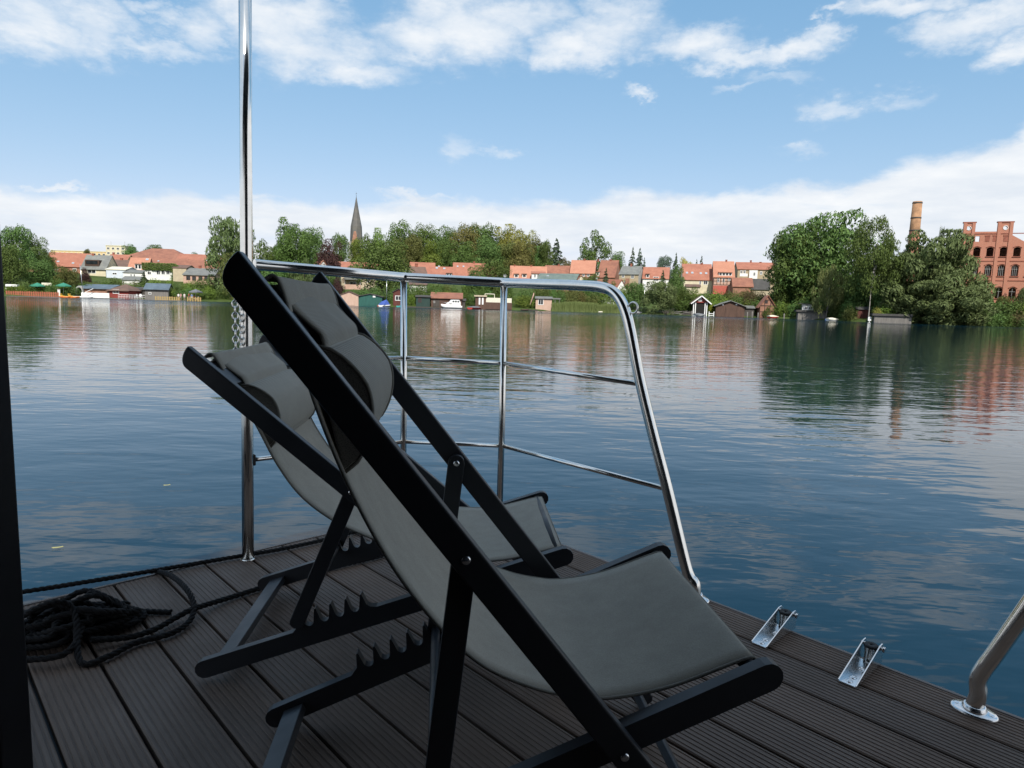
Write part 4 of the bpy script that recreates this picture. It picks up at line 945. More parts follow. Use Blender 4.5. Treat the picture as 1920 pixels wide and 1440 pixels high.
        for i in range(n): d.box((x - W_ / 2 + W_ * (i + .5) / n, yy - 0.03, zb_ + H_ * 0.5), (W_ / n * 0.66, 0.06, H_ * 0.62))
        sub(d, 'dormer_window', GLASS, q)
    o['_F'] = 0; del o['_F']
    return o, F
# ================================================================== THE TOWN, left to right
G_OLD = 'red roofed town houses along the far shore'
# far left: high town
def slab(label, px0, px1, D, base, top, wall, rows, cols, dep=12, name='apartment_block', cap=None, yaw=0):
    F = Fac(px0, px1, D, base, yaw); o = lthing(name, label, 'building', F.c, None, F.yaw); zt = F.loc((px0 + px1) / 2, top)[1]
    mb = MB(); mb.box(((F.x0 + F.x1) / 2, dep / 2, (zt - 6) / 2), (F.w, dep, zt + 6)); mb.build('wall', wall, o)
    mb = MB(); mb.box(((F.x0 + F.x1) / 2, dep / 2, zt + 0.2), (F.w + 0.5, dep + 0.5, 0.4)); mb.build('roof', cap or CREAMP, o)
    for r_ in range(rows):
        for c in range(cols):
            x = F.x0 + F.w * (c + .5) / cols; z = zt - 1.7 - 2.9 * r_
            window(o, x, z, F.w / cols * 0.55, 1.4)
    return o, F
slab('long low yellow apartment block far behind the red roofs at the left', 97, 200, 430, 500, 471, YELLOWW, 2, 12)
ob, F = slab('taller yellow and white apartment tower with roof masts behind the red roofs', 200, 236, 425, 500, 461, CREAM, 3, 4)
for i, xm in enumerate((203, 229)):
    mb = MB(); x, z = F.loc(xm, 461); mb.tube([(x, 3, z), (x, 3, z + 3.2)], 0.09, 6); mb.box((x, 3, z + 2.4), (0.9, 0.06, 0.06)); mb.build('mast', GREYW, ob)
house('large house with a broad dark red hipped roof rising above the left rows', 232, 350, 78, 512, 483, 466, YELLOWW, OLDRED, dep=16, hip=7.0, chim=(), sky=(), yaw=8)
house('long red roofed house with two brick chimneys behind the dark trees at left', 84, 166, 52, 520, 498, 474, BRICKD, RED, dep=9, chim=((84, 476, 5), (122, 480, 4)), sky=((109, 491, 4, 3), (137, 494, 4, 3)), wins=((104, 503, 9, 6), (140, 506, 6, 6)), yaw=12, group=G_OLD)
ob, F = house('cream gabled house with steep grey roof and dark loggia in the left town', 153, 199, 44, 528, 503, 478, CREAM, GREYR, dep=8, wins=((172, 509, 15, 7),), chim=((175, 476, 4),), yaw=4, group=None)
x0_, z0_ = F.loc(163, 499, 1.6); x1_, z1_ = F.loc(189, 488, 1.6)
mb = MB(); mb.box(((x0_ + x1_) / 2, 1.5, (z0_ + z1_) / 2), (x1_ - x0_, 2.0, abs(z1_ - z0_))); q = mb.build('loggia', TIMBER, ob)
mb = MB(); mb.box(((x0_ + x1_) / 2, 0.45, (z0_ + z1_) / 2 + 0.2), ((x1_ - x0_) * 0.8, 0.12, abs(z1_ - z0_) * 0.5)); sub(mb, 'pane', GLASS, q)
house('small dark brown roofed house left of the long red roof among trees', 52, 84, 50, 520, 500, 482, BRICKD, BROWNT, dep=8, chim=((66, 480, 3),), yaw=15, group=G_OLD)
house('red roofed house rising behind the cream gabled house', 200, 236, 64, 505, 490, 477, YELLOWW, RED, dep=9, chim=((213, 474, 3),), yaw=10, group=G_OLD)
house('brown roofed low house between the cream gable and the dormer house', 208, 246, 52, 510, 500, 487, BEIGE, BROWNT, dep=9, chim=((228, 485, 4),), yaw=10, group=G_OLD)
house('orange roofed house with a white balcony window dormer above the white flat roofs', 240, 276, 48, 520, 506, 483, PINK, ORANGE, dep=8, dorm=((259, 500, 11, 11),), sky=((276, 487, 5, 4),), yaw=12, group=G_OLD)
house('red roofed house just right of the dormer house above the ivy', 273, 345, 56, 512, 500, 484, BEIGE, OLDRED, dep=10, sky=((297, 490, 3, 3),), chim=(), yaw=10, group=G_OLD)
house('bright red long roof at the right end of the left town, beside the pale willow', 330, 412, 66, 512, 490, 477, BEIGE, RED, dep=10, sky=((357, 491, 7, 4), (390, 489, 4, 3)), chim=((363, 496, 3),), yaw=8, group=G_OLD)
house('low red roof with a chimney directly above the pink workshop', 340, 408, 46, 515, 502, 488, BEIGE, OLDRED, dep=8, chim=((362, 490, 4), (375, 497, 4)), sky=((389, 489, 4, 3),), yaw=8, group=G_OLD)
house('pale blue flat roofed house below the cream gable', 200, 236, 38, 532, 505, 500, PALEB, CREAMP, dep=9, wins=((215, 513, 8, 4),), over=0.2, yaw=6)
house('white flat roofed house with small windows beside the pale blue house', 232, 270, 36, 530, 511, 506, WHITE, GREYR, dep=8, wins=((246, 516, 3, 5), (252, 516, 3, 5)), over=0.2, yaw=6)
house('white shed with a grey lean roof in the garden below the white houses', 229, 263, 25, 535, 524, 518, WHITE, GREYR, dep=5, over=0.3, yaw=6, name='shed', cat='shed')
ob, F = house('white fronted house under a thick ivy cover above the garden', 272, 330, 36, 528, 505, 498, WHITE, DARKR, dep=8, wins=((280, 512, 7, 6), (297, 511, 7, 8), (306, 511, 7, 8), (315, 511, 7, 8)), yaw=6)
iv = np.random.default_rng(5); n = 2600; xs = iv.uniform(F.x0 - 0.6, F.x1 + 0.4, n); zt = F.loc(300, 496)[1]; zb = F.loc(300, 507)[1]
zs = iv.uniform(zb, zt + 0.4, n); side = iv.uniform(0, 1, n) < 0.28; xs = np.where(side, F.x1 + iv.normal(size=n) * 0.5, xs); zs = np.where(side, iv.uniform(0.2, zt, n), zs)
cen = np.stack([xs, iv.uniform(-0.6, -0.05, n), zs], 1); me = leaf_mesh('ivy', cen, np.tile([0, -1.0, 0.5], (n, 1)) + iv.normal(size=(n, 3)) * 0.5, iv.uniform(0.15, 0.28, n), 1.0, None, 6)
iv_o = mobj('ivy', me, LEAF['green'], ob, (0, 0, 0), (1, 1, 1))
house('bare beige windowless side building right of the ivy house', 325, 350, 34, 535, 502, 497, BEIGE, BROWNT, dep=8, yaw=6, over=0.15)
house('low pink brick workshop with grey roof and four dark windows', 344, 402, 30, 534, 515, 503, PINK, GREYR, dep=7, wins=((353, 521, 7, 8), (364, 522, 7, 8), (376, 522, 7, 8), (387, 522, 7, 8)), frame=TIMBER, chim=((375, 499, 4),), yaw=8, rake=0.9)

# left waterfront
def px_box(mb, F, x0, x1, y0, y1, d0, d1):
    a = F.loc(x0, y1, d0); b = F.loc(x1, y0, d0); mb.box(((a[0] + b[0]) / 2, (d0 + d1) / 2, (a[1] + b[1]) / 2), (b[0] - a[0], abs(d1 - d0), b[1] - a[1]))
def fence(label, px0, px1, s, base, top, m_, cat='fence', name='picket_fence', pitch=0.42, yaw=None, rails=2, slat=0.3):
    F = Fac(px0, px1, sd((px0 + px1) / 2) + s, base, yaw); o = lthing(name, label, cat, F.c, None, F.yaw); h = F.loc((px0 + px1) / 2, top)[1]; n = int(F.w / pitch)
    mb = MB()
    for i in range(n + 1): mb.box((F.x0 + F.w * i / n, 0, h / 2 - 0.15), (slat, 0.04, h + 0.3 + 0.06 * math.sin(i * 2.1)))
    for k in range(rails): mb.box(((F.x0 + F.x1) / 2, 0.05, h * (0.25 + 0.5 * k)), (F.w, 0.05, 0.1))
    mb.build('slat_panel', m_, o)
    for k in range(int(F.w / 2.6) + 1):
        mb = MB(); mb.box((F.x0 + min(F.w, 2.6 * k), 0.1, h / 2 - 0.4), (0.13, 0.12, h + 0.9)); mb.build('post', m_, o)
    return o, F
fence('rust red picket fence along the water in front of the beer garden', 13, 109, 0.6, 556.5, 546.5, WRUST)
def quay(label, px0, px1, s, base, top, m_, dep=2.0, name='jetty', cat='jetty', legs=True):
    F = Fac(px0, px1, sd((px0 + px1) / 2) + s, base, None); o = lthing(name, label, cat, F.c, None, F.yaw); h = F.loc((px0 + px1) / 2, top)[1]
    mb = MB(); n = max(4, int(F.w / 0.3))
    for i in range(n): mb.box((F.x0 + F.w * (i + .5) / n, dep / 2, h), (F.w / n - 0.02, dep, 0.07))
    mb.build('planking', m_, o)
    mb = MB(); mb.box(((F.x0 + F.x1) / 2, 0.05, h - 0.16), (F.w, 0.08, 0.2)); mb.build('beam', m_, o)
    if legs:
        for i in range(int(F.w / 3) + 2):
            mb = MB(); mb.tube([(F.x0 + F.w * i / (int(F.w / 3) + 1), 0.2, -2.0), (F.x0 + F.w * i / (int(F.w / 3) + 1), 0.2, h)], 0.1, 7); mb.build('pile', m_, o)
    return o, F
quay('low grey jetty under the rust red fence', 10, 112, -1.2, 557.5, 556, WGREY)
quay('grey jetty carrying the red hut and the white garden furniture', 150, 275, -1.4, 562, 559, WGREY)
def parasol(label, px, wpx, ptop, pbase, s, m_, panels=8, rz=0.0):
    D = sd(px) + s; b = PX(px, pbase, D); t = PX(px, ptop, D); o = thing('parasol', label, 'parasol', b, None); H = t.z - b.z; r_ = wpx / FPX * D / 2
    mb = MB(); vs = [(t.x, D, t.z)]; n = panels
    for i in range(n):
        a = 2 * PI * i / n + rz; vs.append((t.x + r_ * math.cos(a), D + r_ * math.sin(a), t.z - r_ * 0.42))
    for i in range(n):
        a = 2 * PI * i / n + rz; vs.append((t.x + r_ * 1.0 * math.cos(a), D + r_ * math.sin(a), t.z - r_ * 0.42 - 0.25))
    mb.add(vs, [(0, 1 + i, 1 + (i + 1) % n) for i in range(n)] + [(1 + i, 1 + n + i, 1 + n + (i + 1) % n, 1 + (i + 1) % n) for i in range(n)]); mb.build('canopy', m_, o)
    mb = MB(); mb.tube([b - Vector((0, 0, .3)), t], 0.05, 7); mb.build('pole', WHITEP, o)
    return o
parasol('green parasol left of the sign in the beer garden', 70, 26, 530, 548, 5, GREENP)
parasol('green parasol right of the sign in the beer garden', 119, 26, 530, 549, 4, GREENP)
F = Fac(78, 96, sd(87) + 4.5, 546); o = lthing('beer_garden_sign', 'long pale sign board on posts between the two green parasols', 'sign', F.c, None, F.yaw)
mb = MB(); px_box(mb, F, 78, 96, 530.5, 535, 0, 0.08); mb.build('board', CREAMP, o)
for x in (79, 95):
    mb = MB(); q = F.loc(x, 535); mb.tube([(q[0], 0.12, -0.4), (q[0], 0.12, q[1] + 0.5)], 0.06, 6); mb.build('post', TIMBER, o)
F = Fac(109, 112.5, sd(110) + 0.6, 557); o = lthing('gate_pillar', 'white square pillar at the right end of the rust red fence', 'pillar', F.c, None, F.yaw); h = F.loc(110, 543)[1]
mb = MB(); mb.box((0, 0.2, h / 2 - 0.2), (0.5, 0.5, h + 0.4)); mb.build('shaft', WHITE, o); mb = MB(); mb.box((0, 0.2, h + 0.06), (0.62, 0.62, 0.12)); mb.build('cap_stone', GREYW, o)
F = Fac(10, 32, sd(20) + 6, 548); o = lthing('marquee', 'white flat awning at the far left behind the rust fence', 'awning', F.c, None, F.yaw)
mb = MB(); px_box(mb, F, 10, 32, 533.5, 537, -0.5, 3); mb.build('cloth', WHITEP, o, bevel=0.05)
for x in (11, 31):
    mb = MB(); q = F.loc(x, 537); mb.tube([(q[0], 0, -0.3), (q[0], 0, q[1])], 0.05, 6); mb.build('pole', WHITEP, o)

def hull_mb(L, B, H, bow=0.55, sheer=0.22, n=14, stern=0.8):
    """a boat hull along +x from stern (x=0) to bow (x=L), keel at z=0"""
    mb = MB(); vs = []
    for i in range(n + 1):
        t = i / n; b = B / 2 * (stern + (1 - stern) * min(1, t * 3)) * (1 - max(0, (t - (1 - bow)) / bow) ** 2.2); b = max(b, 0.012); zt = H * (1 + sheer * max(0, t - 0.3) ** 1.5 * 2); zk = H * 0.85 * max(0, (t - 0.75) / 0.25) ** 2
        vs += [(L * t, -b, zt), (L * t, -b * 0.86, zk + (zt - zk) * 0.4), (L * t, 0, zk), (L * t, b * 0.86, zk + (zt - zk) * 0.4), (L * t, b, zt), (L * t, b * 0.82, zt - 0.04), (L * t, 0, zt - 0.10), (L * t, -b * 0.82, zt - 0.04)]
    k = 8; fs = [(i * k + j, i * k + (j + 1) % k, (i + 1) * k + (j + 1) % k, (i + 1) * k + j) for i in range(n) for j in range(k)]
    mb.add(vs, fs, True); mb.add(vs[:k], [tuple(range(k))]); return mb
def boat_at(name, label, px, s, ang, cat='boat', group=None):
    D = sd(px) + s; p = PX(px, 560, D); return lthing(name, label, cat, (p.x, D, WZ), group, rad(ang)), D
def small_boat(label, px, wpx, s, ang, m_, inner=None, B=1.3, H=0.5, cover=None, group=None, name='rowing_boat'):
    o, D = boat_at(name, label, px, s, ang, group=group); L = wpx / FPX * D / max(0.35, abs(math.cos(rad(ang))))
    mb = hull_mb(L, B, H); mb.v = [(x - L / 2, y, z - 0.12) for x, y, z in mb.v]; mb.build('hull', m_, o)
    mb = MB()
    for f in (-0.2, 0.12): mb.box((L * f, 0, H - 0.14), (0.22, B * 0.86, 0.04))
    mb.build('thwart', inner or WGREY, o)
    if cover:
        mb = MB(); n = 8; vs = []
        for i in range(n + 1):
            t = i / n; b = B / 2 * (1 - max(0, (t - .5) / .5) ** 2.4) + 0.03; hh = H + 0.26 * math.sin(PI * min(1, t * 1.1 + .1))
            vs += [(L * (t - .5), -b, H - 0.15), (L * (t - .5), -b * .6, H + (hh - H) * .7), (L * (t - .5), 0, hh), (L * (t - .5), b * .6, H + (hh - H) * .7), (L * (t - .5), b, H - 0.15)]
        mb.add(vs, [(i * 5 + j, i * 5 + j + 1, i * 5 + j + 6, i * 5 + j + 5) for i in range(n) for j in range(4)], True); mb.add(vs[:5], [(0, 1, 2, 3, 4)]); mb.build('cover', cover, o)
    return o
def pedalo(label, px, s, ang, m_, group):
    o, D = boat_at('pedal_boat', label, px, s, ang, group=group)
    for y in (-0.5, 0.5):
        mb = hull_mb(2.8, 0.5, 0.42, bow=0.35); mb.v = [(x - 1.4, v + y, z - 0.1) for x, v, z in mb.v]; mb.build('float', m_, o)
    mb = MB(); mb.box((0, 0, 0.36), (1.6, 0.7, 0.1)); mb.box((-0.4, 0, 0.5), (0.5, 1.1, 0.18)); mb.box((-0.68, 0, 0.78), (0.12, 1.1, 0.5)); mb.build('seat', YELP, o, bevel=0.03)
pedalo('orange and yellow pedal boat nearest the white pillar', 121, -1.0, 15, ORP, 'pedal boats beside the beer garden')
pedalo('orange pedal boat nearest the arched boathouse at the left shore', 136, -1.2, 10, ORP, 'pedal boats beside the beer garden')
o, D = boat_at('sailing_boat', 'small white sailing boat with bare leaning mast at the arched boathouse', 155, -1.0, 20)
mb = hull_mb(4.5, 1.6, 0.6); mb.v = [(x - 2.2, y, z - .15) for x, y, z in mb.v]; mb.build('hull', WHITEP, o); mb = MB(); mb.tube([(0.2, 0, 0.3), (-0.25, 0, 8.2)], 0.055, 8); mb.build('mast', STEELB, o); mb = MB(); mb.tube([(0.1, 0, 1.2), (2.3, 0.3, 2.4)], 0.07, 8); mb.build('boom', WHITEP, o)
ob, F = house('brick boathouse with blue grey roof and an arched grey front, on the left shore', 146, 208, 2.2, 557, 540, 533, BRICKD, BLUER, dep=7, name='boathouse', cat='boathouse', yaw=8, over=0.5, low=1.2, rake=0.7)
mb = MB(); a = F.loc(146, 557); b = F.loc(158.5, 537); xa, xb = a[0], b[0]; xm = (xa + xb) / 2; hw = (xb - xa) / 2; hh = b[1]
outer = [(xm - hw, -0.3)] + [(xm + hw * math.cos(PI - PI * i / 12), hh * 0.55 + hh * 0.5 * math.sin(PI * i / 12)) for i in range(13)] + [(xm + hw, -0.3)]
inner = [(xm - hw * .72, -0.3)] + [(xm + hw * .72 * math.cos(PI - PI * i / 12), hh * 0.5 + hh * 0.4 * math.sin(PI * i / 12)) for i in range(13)] + [(xm + hw * .72, -0.3)]
n = len(outer); vs = [(x, -1.0, z) for x, z in outer] + [(x, -1.0, z) for x, z in inner] + [(x, 0.0, z) for x, z in outer] + [(x, 0.0, z) for x, z in inner]
mb.add(vs, [(i, i + 1, n + i + 1, n + i) for i in range(n - 1)] + [(i + 2 * n, i, i + 1, i + 1 + 2 * n)[::-1] for i in range(n - 1)] + [(n + i, n + i + 1, 3 * n + i + 1, 3 * n + i) for i in range(n - 1)]); mb.build('arch', GREYW, ob)
mb = MB(); mb.prism(inner, lambda x, z, w: Vector((x, w, z)), -0.12, -0.06); mb.build('gate', INTERIOR_SHADE, ob)  # near-black sheet filling the arch, shade of the inside put into its colour
F = Fac(153, 205, sd(180) - 1.2, 558.5); o = lthing('white_screen', 'long white canvas screen along the jetty before the brick boathouse', 'screen', F.c, None, F.yaw); h = F.loc(180, 549)[1]
mb = MB(); mb.box(((F.x0 + F.x1) / 2, 0, h / 2), (F.w, 0.05, h)); mb.build('panel', WHITEP, o)
for i in range(6):
    mb = MB(); mb.box((F.x0 + F.w * i / 5, 0.06, h / 2 - .3), (0.07, 0.07, h + .6)); mb.build('post', GREYW, o)
house('dark red wooden hut with brown hipped roof and a white window on the jetty', 205, 241, -0.4, 559, 543, 533, WRED, BROWNT, dep=5.5, hip=2.4, wins=((217.5, 546.5, 13, 8),), name='hut', cat='hut', yaw=-8, over=0.5, low=0.6)
house('low dark open shed right of the red hut behind the white chairs', 238, 275, 3.0, 559, 542, 538, WDARK, DARKR, dep=4, name='shed', cat='shed', yaw=0, over=0.4, low=0.8, rake=0.9)
house('grey weathered wooden boathouse with blue roof panels', 272, 316, 0.6, 562.5, 541, 531.5, WGREY, BLUER, dep=7, name='boathouse', cat='boathouse', yaw=18, wins=((281, 550, 5, 4),), over=0.5, low=1.0, rake=0.45)
F = Fac(222, 272, sd(247) - 1.6, 560.5)
o = lthing('white_railing', 'white railing along the jetty edge right of the red hut', 'railing', F.c, None, F.yaw); h = F.loc(247, 553)[1]
mb = MB(); mb.box(((F.x0 + F.x1) / 2, 0, h), (F.w, 0.06, 0.09)); mb.box(((F.x0 + F.x1) / 2, 0, h * .5), (F.w, 0.05, 0.06)); mb.build('rail', WHITEP, o)
mb = MB()
for i in range(int(F.w / .35)): mb.box((F.x0 + .35 * i, 0, h * .5), (0.05, 0.04, h))
mb.build('balusters', WHITEP, o)
def chair_tpl(label, px, s, base, group):
    D = sd(px) + s; b = PX(px, base, D); o = lthing('garden_chair', label, 'chair', b, group, rng.uniform(-2, 2))
    mb = MB(); mb.box((0, 0, 0.44), (0.5, 0.5, 0.05)); mb.build('seat', WHITEP, o); mb = MB(); mb.box((0, 0.25, 0.75), (0.5, 0.05, 0.6)); mb.build('backrest', WHITEP, o)
    for x in (-.22, .22):
        for y in (-.22, .22):
            mb = MB(); mb.box((x, y, 0.21), (0.05, 0.05, 0.42)); mb.build('leg', WHITEP, o)
for x in (230, 238, 246, 255, 263): chair_tpl('white garden chair behind the white railing right of the red hut', x, 0.2, 559, 'white garden chairs on the jetty')
quay('long low jetty with the yellow railing and the bathers', 288, 376, -2.4, 566, 563.5, WGREY, dep=4)
fence('yellow wooden railing along the bathing jetty', 292, 336, -1.8, 564, 556, WYEL, name='wooden_railing', cat='railing', pitch=0.5)
fence('short yellow railing under the grey parasol at the jetty end', 352, 376, -2.0, 564.5, 557, WYEL, name='wooden_railing', cat='railing', pitch=0.5)
parasol('grey square parasol at the end of the bathing jetty', 367, 24, 542, 564, 0.4, GREYT, panels=4, rz=0.6)

# people on the jetty
def person_mesh(seated, seed):
    r = random.Random(seed); V = []; E = []; Rd = []
    def v(x, y, z, q): V.append((x, y, z)); Rd.append(q); return len(V) - 1
    def e(a, b): E.append((a, b)); return b
    hz = 0.95 if not seated else 0.52
    pel = v(0, 0, hz, 0.135); wa = e(pel, v(0, 0.01, hz + 0.2, 0.125)); chs = e(wa, v(0, 0, hz + 0.40, 0.15)); nk = e(chs, v(0, 0, hz + 0.55, 0.055)); hd = e(nk, v(0, -0.02, hz + 0.67, 0.088)); hd2 = e(hd, v(0, -0.01, hz + 0.77, 0.085))
    e(hd, v(0, -0.115, hz + 0.67, 0.018)); e(hd, v(0.088, 0, hz + 0.68, 0.018)); e(hd, v(-0.088, 0, hz + 0.68, 0.018))
    for s_ in (-1, 1):
        sh = e(chs, v(s_ * 0.18, 0, hz + 0.46, 0.06)); el_ = e(sh, v(s_ * (0.24 + r.uniform(0, .08)), -0.02, hz + 0.20, 0.042)); wr = e(el_, v(s_ * (0.22 + r.uniform(0, .1)), -0.14 if not seated else -0.22, hz - 0.02, 0.03)); pm = e(wr, v(V[wr][0], V[wr][1] - 0.03, hz - 0.10, 0.032))
        px_, py_, pz_ = V[pm]
        for i, (dx, L) in enumerate(((-0.03, 0.07), (-0.01, 0.085), (0.01, 0.08), (0.03, 0.065))):
            k = e(pm, v(px_ + dx, py_ - 0.008, pz_ - L * .55, 0.009)); e(k, v(px_ + dx * 1.1, py_ - 0.025, pz_ - L, 0.008))
        k = e(pm, v(px_ - s_ * 0.045, py_ - 0.02, pz_ - 0.02, 0.01)); e(k, v(px_ - s_ * 0.055, py_ - 0.035, pz_ - 0.055, 0.009))
        hp = e(pel, v(s_ * 0.095, 0, hz - 0.06, 0.095))
        if seated: kn = e(hp, v(s_ * 0.12, -0.42, hz, 0.062)); an = e(kn, v(s_ * 0.12, -0.46, 0.09, 0.04))
        else: kn = e(hp, v(s_ * 0.11, -0.02, 0.5, 0.06)); an = e(kn, v(s_ * 0.12 + r.uniform(-.05, .05), 0.01 + r.uniform(-.08, .08), 0.08, 0.04))
        e(an, v(V[an][0], V[an][1] - 0.16, 0.035, 0.032))
    me = bpy.data.meshes.new('person'); me.from_pydata(V, E, []); o = bpy.data.objects.new('person_tpl', me); COL.objects.link(o)
    bm = bmesh.new(); bm.from_mesh(me); ly = bm.verts.layers.skin.verify(); bm.verts.ensure_lookup_table()
    for i, q in enumerate(Rd): bm.verts[i][ly].radius = (q, q)
    bm.verts[0][ly].use_root = True; bm.to_mesh(me); bm.free()
    o.modifiers.new('skin', 'SKIN')
    sb = o.modifiers.new('sub', 'SUBSURF'); sb.levels = 1; sb.render_levels = 1
    dg = bpy.context.evaluated_depsgraph_get(); out = bpy.data.meshes.new_from_object(o.evaluated_get(dg)); bpy.data.objects.remove(o)
    out.materials.clear(); out.materials.append(SKIN)
    for p in out.polygons: p.use_smooth = True
    return out, hz
PM = [person_mesh(False, 1), person_mesh(False, 2), person_mesh(True, 3)]
def cloth(mbs, prof_, n=14, sq=0.68):
    vs = []; m_ = MB()
    for (q, z, y) in prof_:
        for i in range(n): a = 2 * PI * i / n; vs.append((q * math.cos(a), y + q * sq * math.sin(a), z))
    m_.add(vs, [(j * n + i, j * n + (i + 1) % n, (j + 1) * n + (i + 1) % n, (j + 1) * n + i) for j in range(len(prof_) - 1) for i in range(n)], True); return m_
def person(label, px, base, s, k, shirt, bottom, rz):
    D = sd(px) + s; b = PX(px, base, D); me, hz = PM[k]; o = lthing('person', label, 'person', b, 'people on the bathing jetty', rz)
    bo = bpy.data.objects.new('body', me); COL.objects.link(bo); bo.parent = o
    m_ = cloth(None, [(0.165, hz + 0.02, 0), (0.158, hz + 0.2, 0), (0.19, hz + 0.36, 0), (0.205, hz + 0.46, 0), (0.13, hz + 0.53, 0), (0.075, hz + 0.56, 0)]); m_.build('shirt', shirt, o)
    for s_ in (-1, 1):
        a = (s_ * 0.17, 0, hz + 0.47); c = (s_ * 0.235, -0.01, hz + 0.27); mb = MB(); mb.tube([a, c], [0.082, 0.075], 10); mb.build('sleeve', shirt, o)
        mb = MB()
        if k == 2: mb.tube([(s_ * 0.09, 0.05, hz - 0.02), (s_ * 0.115, -0.36, hz)], [0.12, 0.088], 10)
        else: mb.tube([(s_ * 0.085, 0, hz + 0.03), (s_ * 0.11, -0.01, 0.52)], [0.125, 0.09], 10)
        mb.build('trouser_leg', bottom, o)
    mb = MB(); mb.lathe((0, 0.015, hz + 0.66), [(0.10, -0.04), (0.108, 0.05), (0.10, 0.13), (0.06, 0.18), (0.0, 0.19)], 12); mb.v = [(x, y * 0.95 + 0.02, z) for x, y, z in mb.v]; mb.build('hair', HAIR, o)
SHW = mat('white_cotton', (0.75, 0.74, 0.72), 0.85); SHR = mat('red_cotton', (0.5, 0.04, 0.04), 0.85); SHP = mat('pink_cotton', (0.62, 0.32, 0.30), 0.85); SHB = mat('blue_cotton', (0.12, 0.2, 0.4), 0.85)
person('person in white standing at the left of the group on the bathing jetty', 335, 563, -0.6, 0, SHW, TROU, 0.4)
person('person in pink shirt standing among the bathers left of the parasol', 339.5, 563, -0.2, 1, SHP, DENIM, -0.6)
person('person in white shirt and light shorts in the middle of the jetty', 346, 563, -0.6, 1, SHW, DENIM, 0.9)
person('person in red shirt standing just left of the grey parasol', 354.5, 563, -0.4, 0, SHR, TROU, -1.1)
person('person in blue shirt under the left edge of the grey parasol', 360, 563.5, -0.5, 1, SHB, DENIM, 0.2)
person('person in red shirt sitting under the grey parasol', 365, 563.5, 0.9, 2, SHR, DENIM, 0.5)
person('person in white shirt sitting under the right side of the grey parasol', 372, 563.5, 0.6, 2, SHW, TROU, -0.5)

# middle-left houses (behind the deck chairs)
house('pale gabled house with red roof and a balcony, above the pink boathouse', 640, 706, 30, 555, 505, 492, BEIGE, RED, dep=9, kind='along', wins=((662, 533, 12, 10), (690, 525, 7, 9)), yaw=8)
mbF = Fac(646, 676, sd(660) + 28.8, 555); o = lthing('balcony', 'pink railed balcony on posts in front of the pale gabled house', 'balcony', mbF.c, None, mbF.yaw)
mb = MB(); px_box(mb, mbF, 646, 676, 534, 543, 0, 0.12); mb.build('parapet', PINK, o); mb = MB(); px_box(mb, mbF, 646, 676, 543, 545, 0, 1.3); mb.build('floor_slab', GREYW, o)
mb = MB(); px_box(mb, mbF, 645, 677, 521, 524, -0.2, 1.3); mb.build('roof', GREYR, o)
for x in (646.5, 675.5):
    q = mbF.loc(x, 521); mb = MB(); mb.box((q[0], 0.2, q[1] / 2), (0.18, 0.18, q[1])); mb.build('post', GREYW, o)
house('narrow house with a steep red gable beside the copper beech', 594, 618, 40, 550, 505, 488, WHITE, ORANGE, dep=9, kind='gable', yaw=30, group=G_OLD)
house('white gabled red roofed house right of the copper beech', 634, 668, 52, 535, 505, 491, WHITE, ORANGE, dep=10, kind='along', yaw=24, sky=((655, 497, 4, 3),), gmat=WHITE, group=G_OLD)
house('red roof peeping out between the copper beech and the large green tree', 668, 712, 60, 530, 507, 494, BEIGE, RED, dep=9, yaw=4, group=G_OLD)
house('pale pink planked boathouse with low gable at the water', 637, 672, -0.3, 573.5, 553, 546, WPINK, BROWNT, dep=6, kind='gable', name='boathouse', cat='boathouse', over=0.25, low=0.8, doors=((654, 564, 22, 17, WPINK),), yaw=10)
ob, F = house('dark green boathouse beside the pink one', 672, 716, -0.3, 575, 555.5, 550.5, WGREEN, DARKR, dep=6, name='boathouse', cat='boathouse', over=0.3, low=0.8, yaw=6, kind='gable', doors=((693, 565, 26, 15, WGREEN),))
mb = MB(); px_box(mb, F, 699, 704, 554.5, 557.5, -0.08, -0.03); mb.build('name_board', WHITEP, ob)
o, D = boat_at('sailing_boat', 'small sailing boat with a tall bare mast and blue cover by the green boathouse', 723, -1.6, 70)
mb = hull_mb(4.8, 1.8, 0.6); mb.v = [(x - 2.4, y, z - .12) for x, y, z in mb.v]; mb.build('hull', WHITEP, o)
mb = MB(); mb.tube([(0.5, 0, 0.3), (0.5, 0, 7.6)], 0.05, 8); mb.build('mast', STEELB, o)
mb = MB(); mb.add([(-2.2, -0.85, 0.5), (-2.2, 0.85, 0.5), (0.8, 0.85, 0.55), (0.8, -0.85, 0.55), (0.5, 0, 1.9), (-2.1, 0, 1.3)], [(0, 3, 4, 5), (1, 5, 4, 2), (0, 5, 1), (3, 2, 4)]); mb.build('boom_cover', BLUEP, o)
small_boat('red dinghy moored left of the blue covered sailing boat', 717, 10, -1.4, 60, REDP)
house('dark maroon boathouse with a white framed window left of the middle rail post', 737, 758, 0.2, 577, 547, 541, WMAROON, DARKR, dep=6, name='boathouse', cat='boathouse', wins=((747, 559, 12, 9),), over=0.3, low=0.8, kind='gable', doors=())
small_boat('teal boat pulled up beside the maroon boathouse', 752, 8, -1.0, 70, TEALP)
quay('low dark landing stage in front of the middle boathouses', 716, 880, -1.2, 577.5, 575.5, WDARK, dep=1.6)
house('small white house front seen under the rail between the trees', 768, 800, 24, 545, 533, 528, WHITE, BROWNT, dep=6, wins=((772, 536, 4, 5),))
house('dark green hut with a slanting dark roof by the water', 780, 806, 0.6, 574, 556, 553.5, WDKGREEN, DARKR, dep=5, name='hut', cat='hut', wins=((787, 563, 6, 8),), frame=TIMBER, over=0.35, low=0.8, rake=0.9)
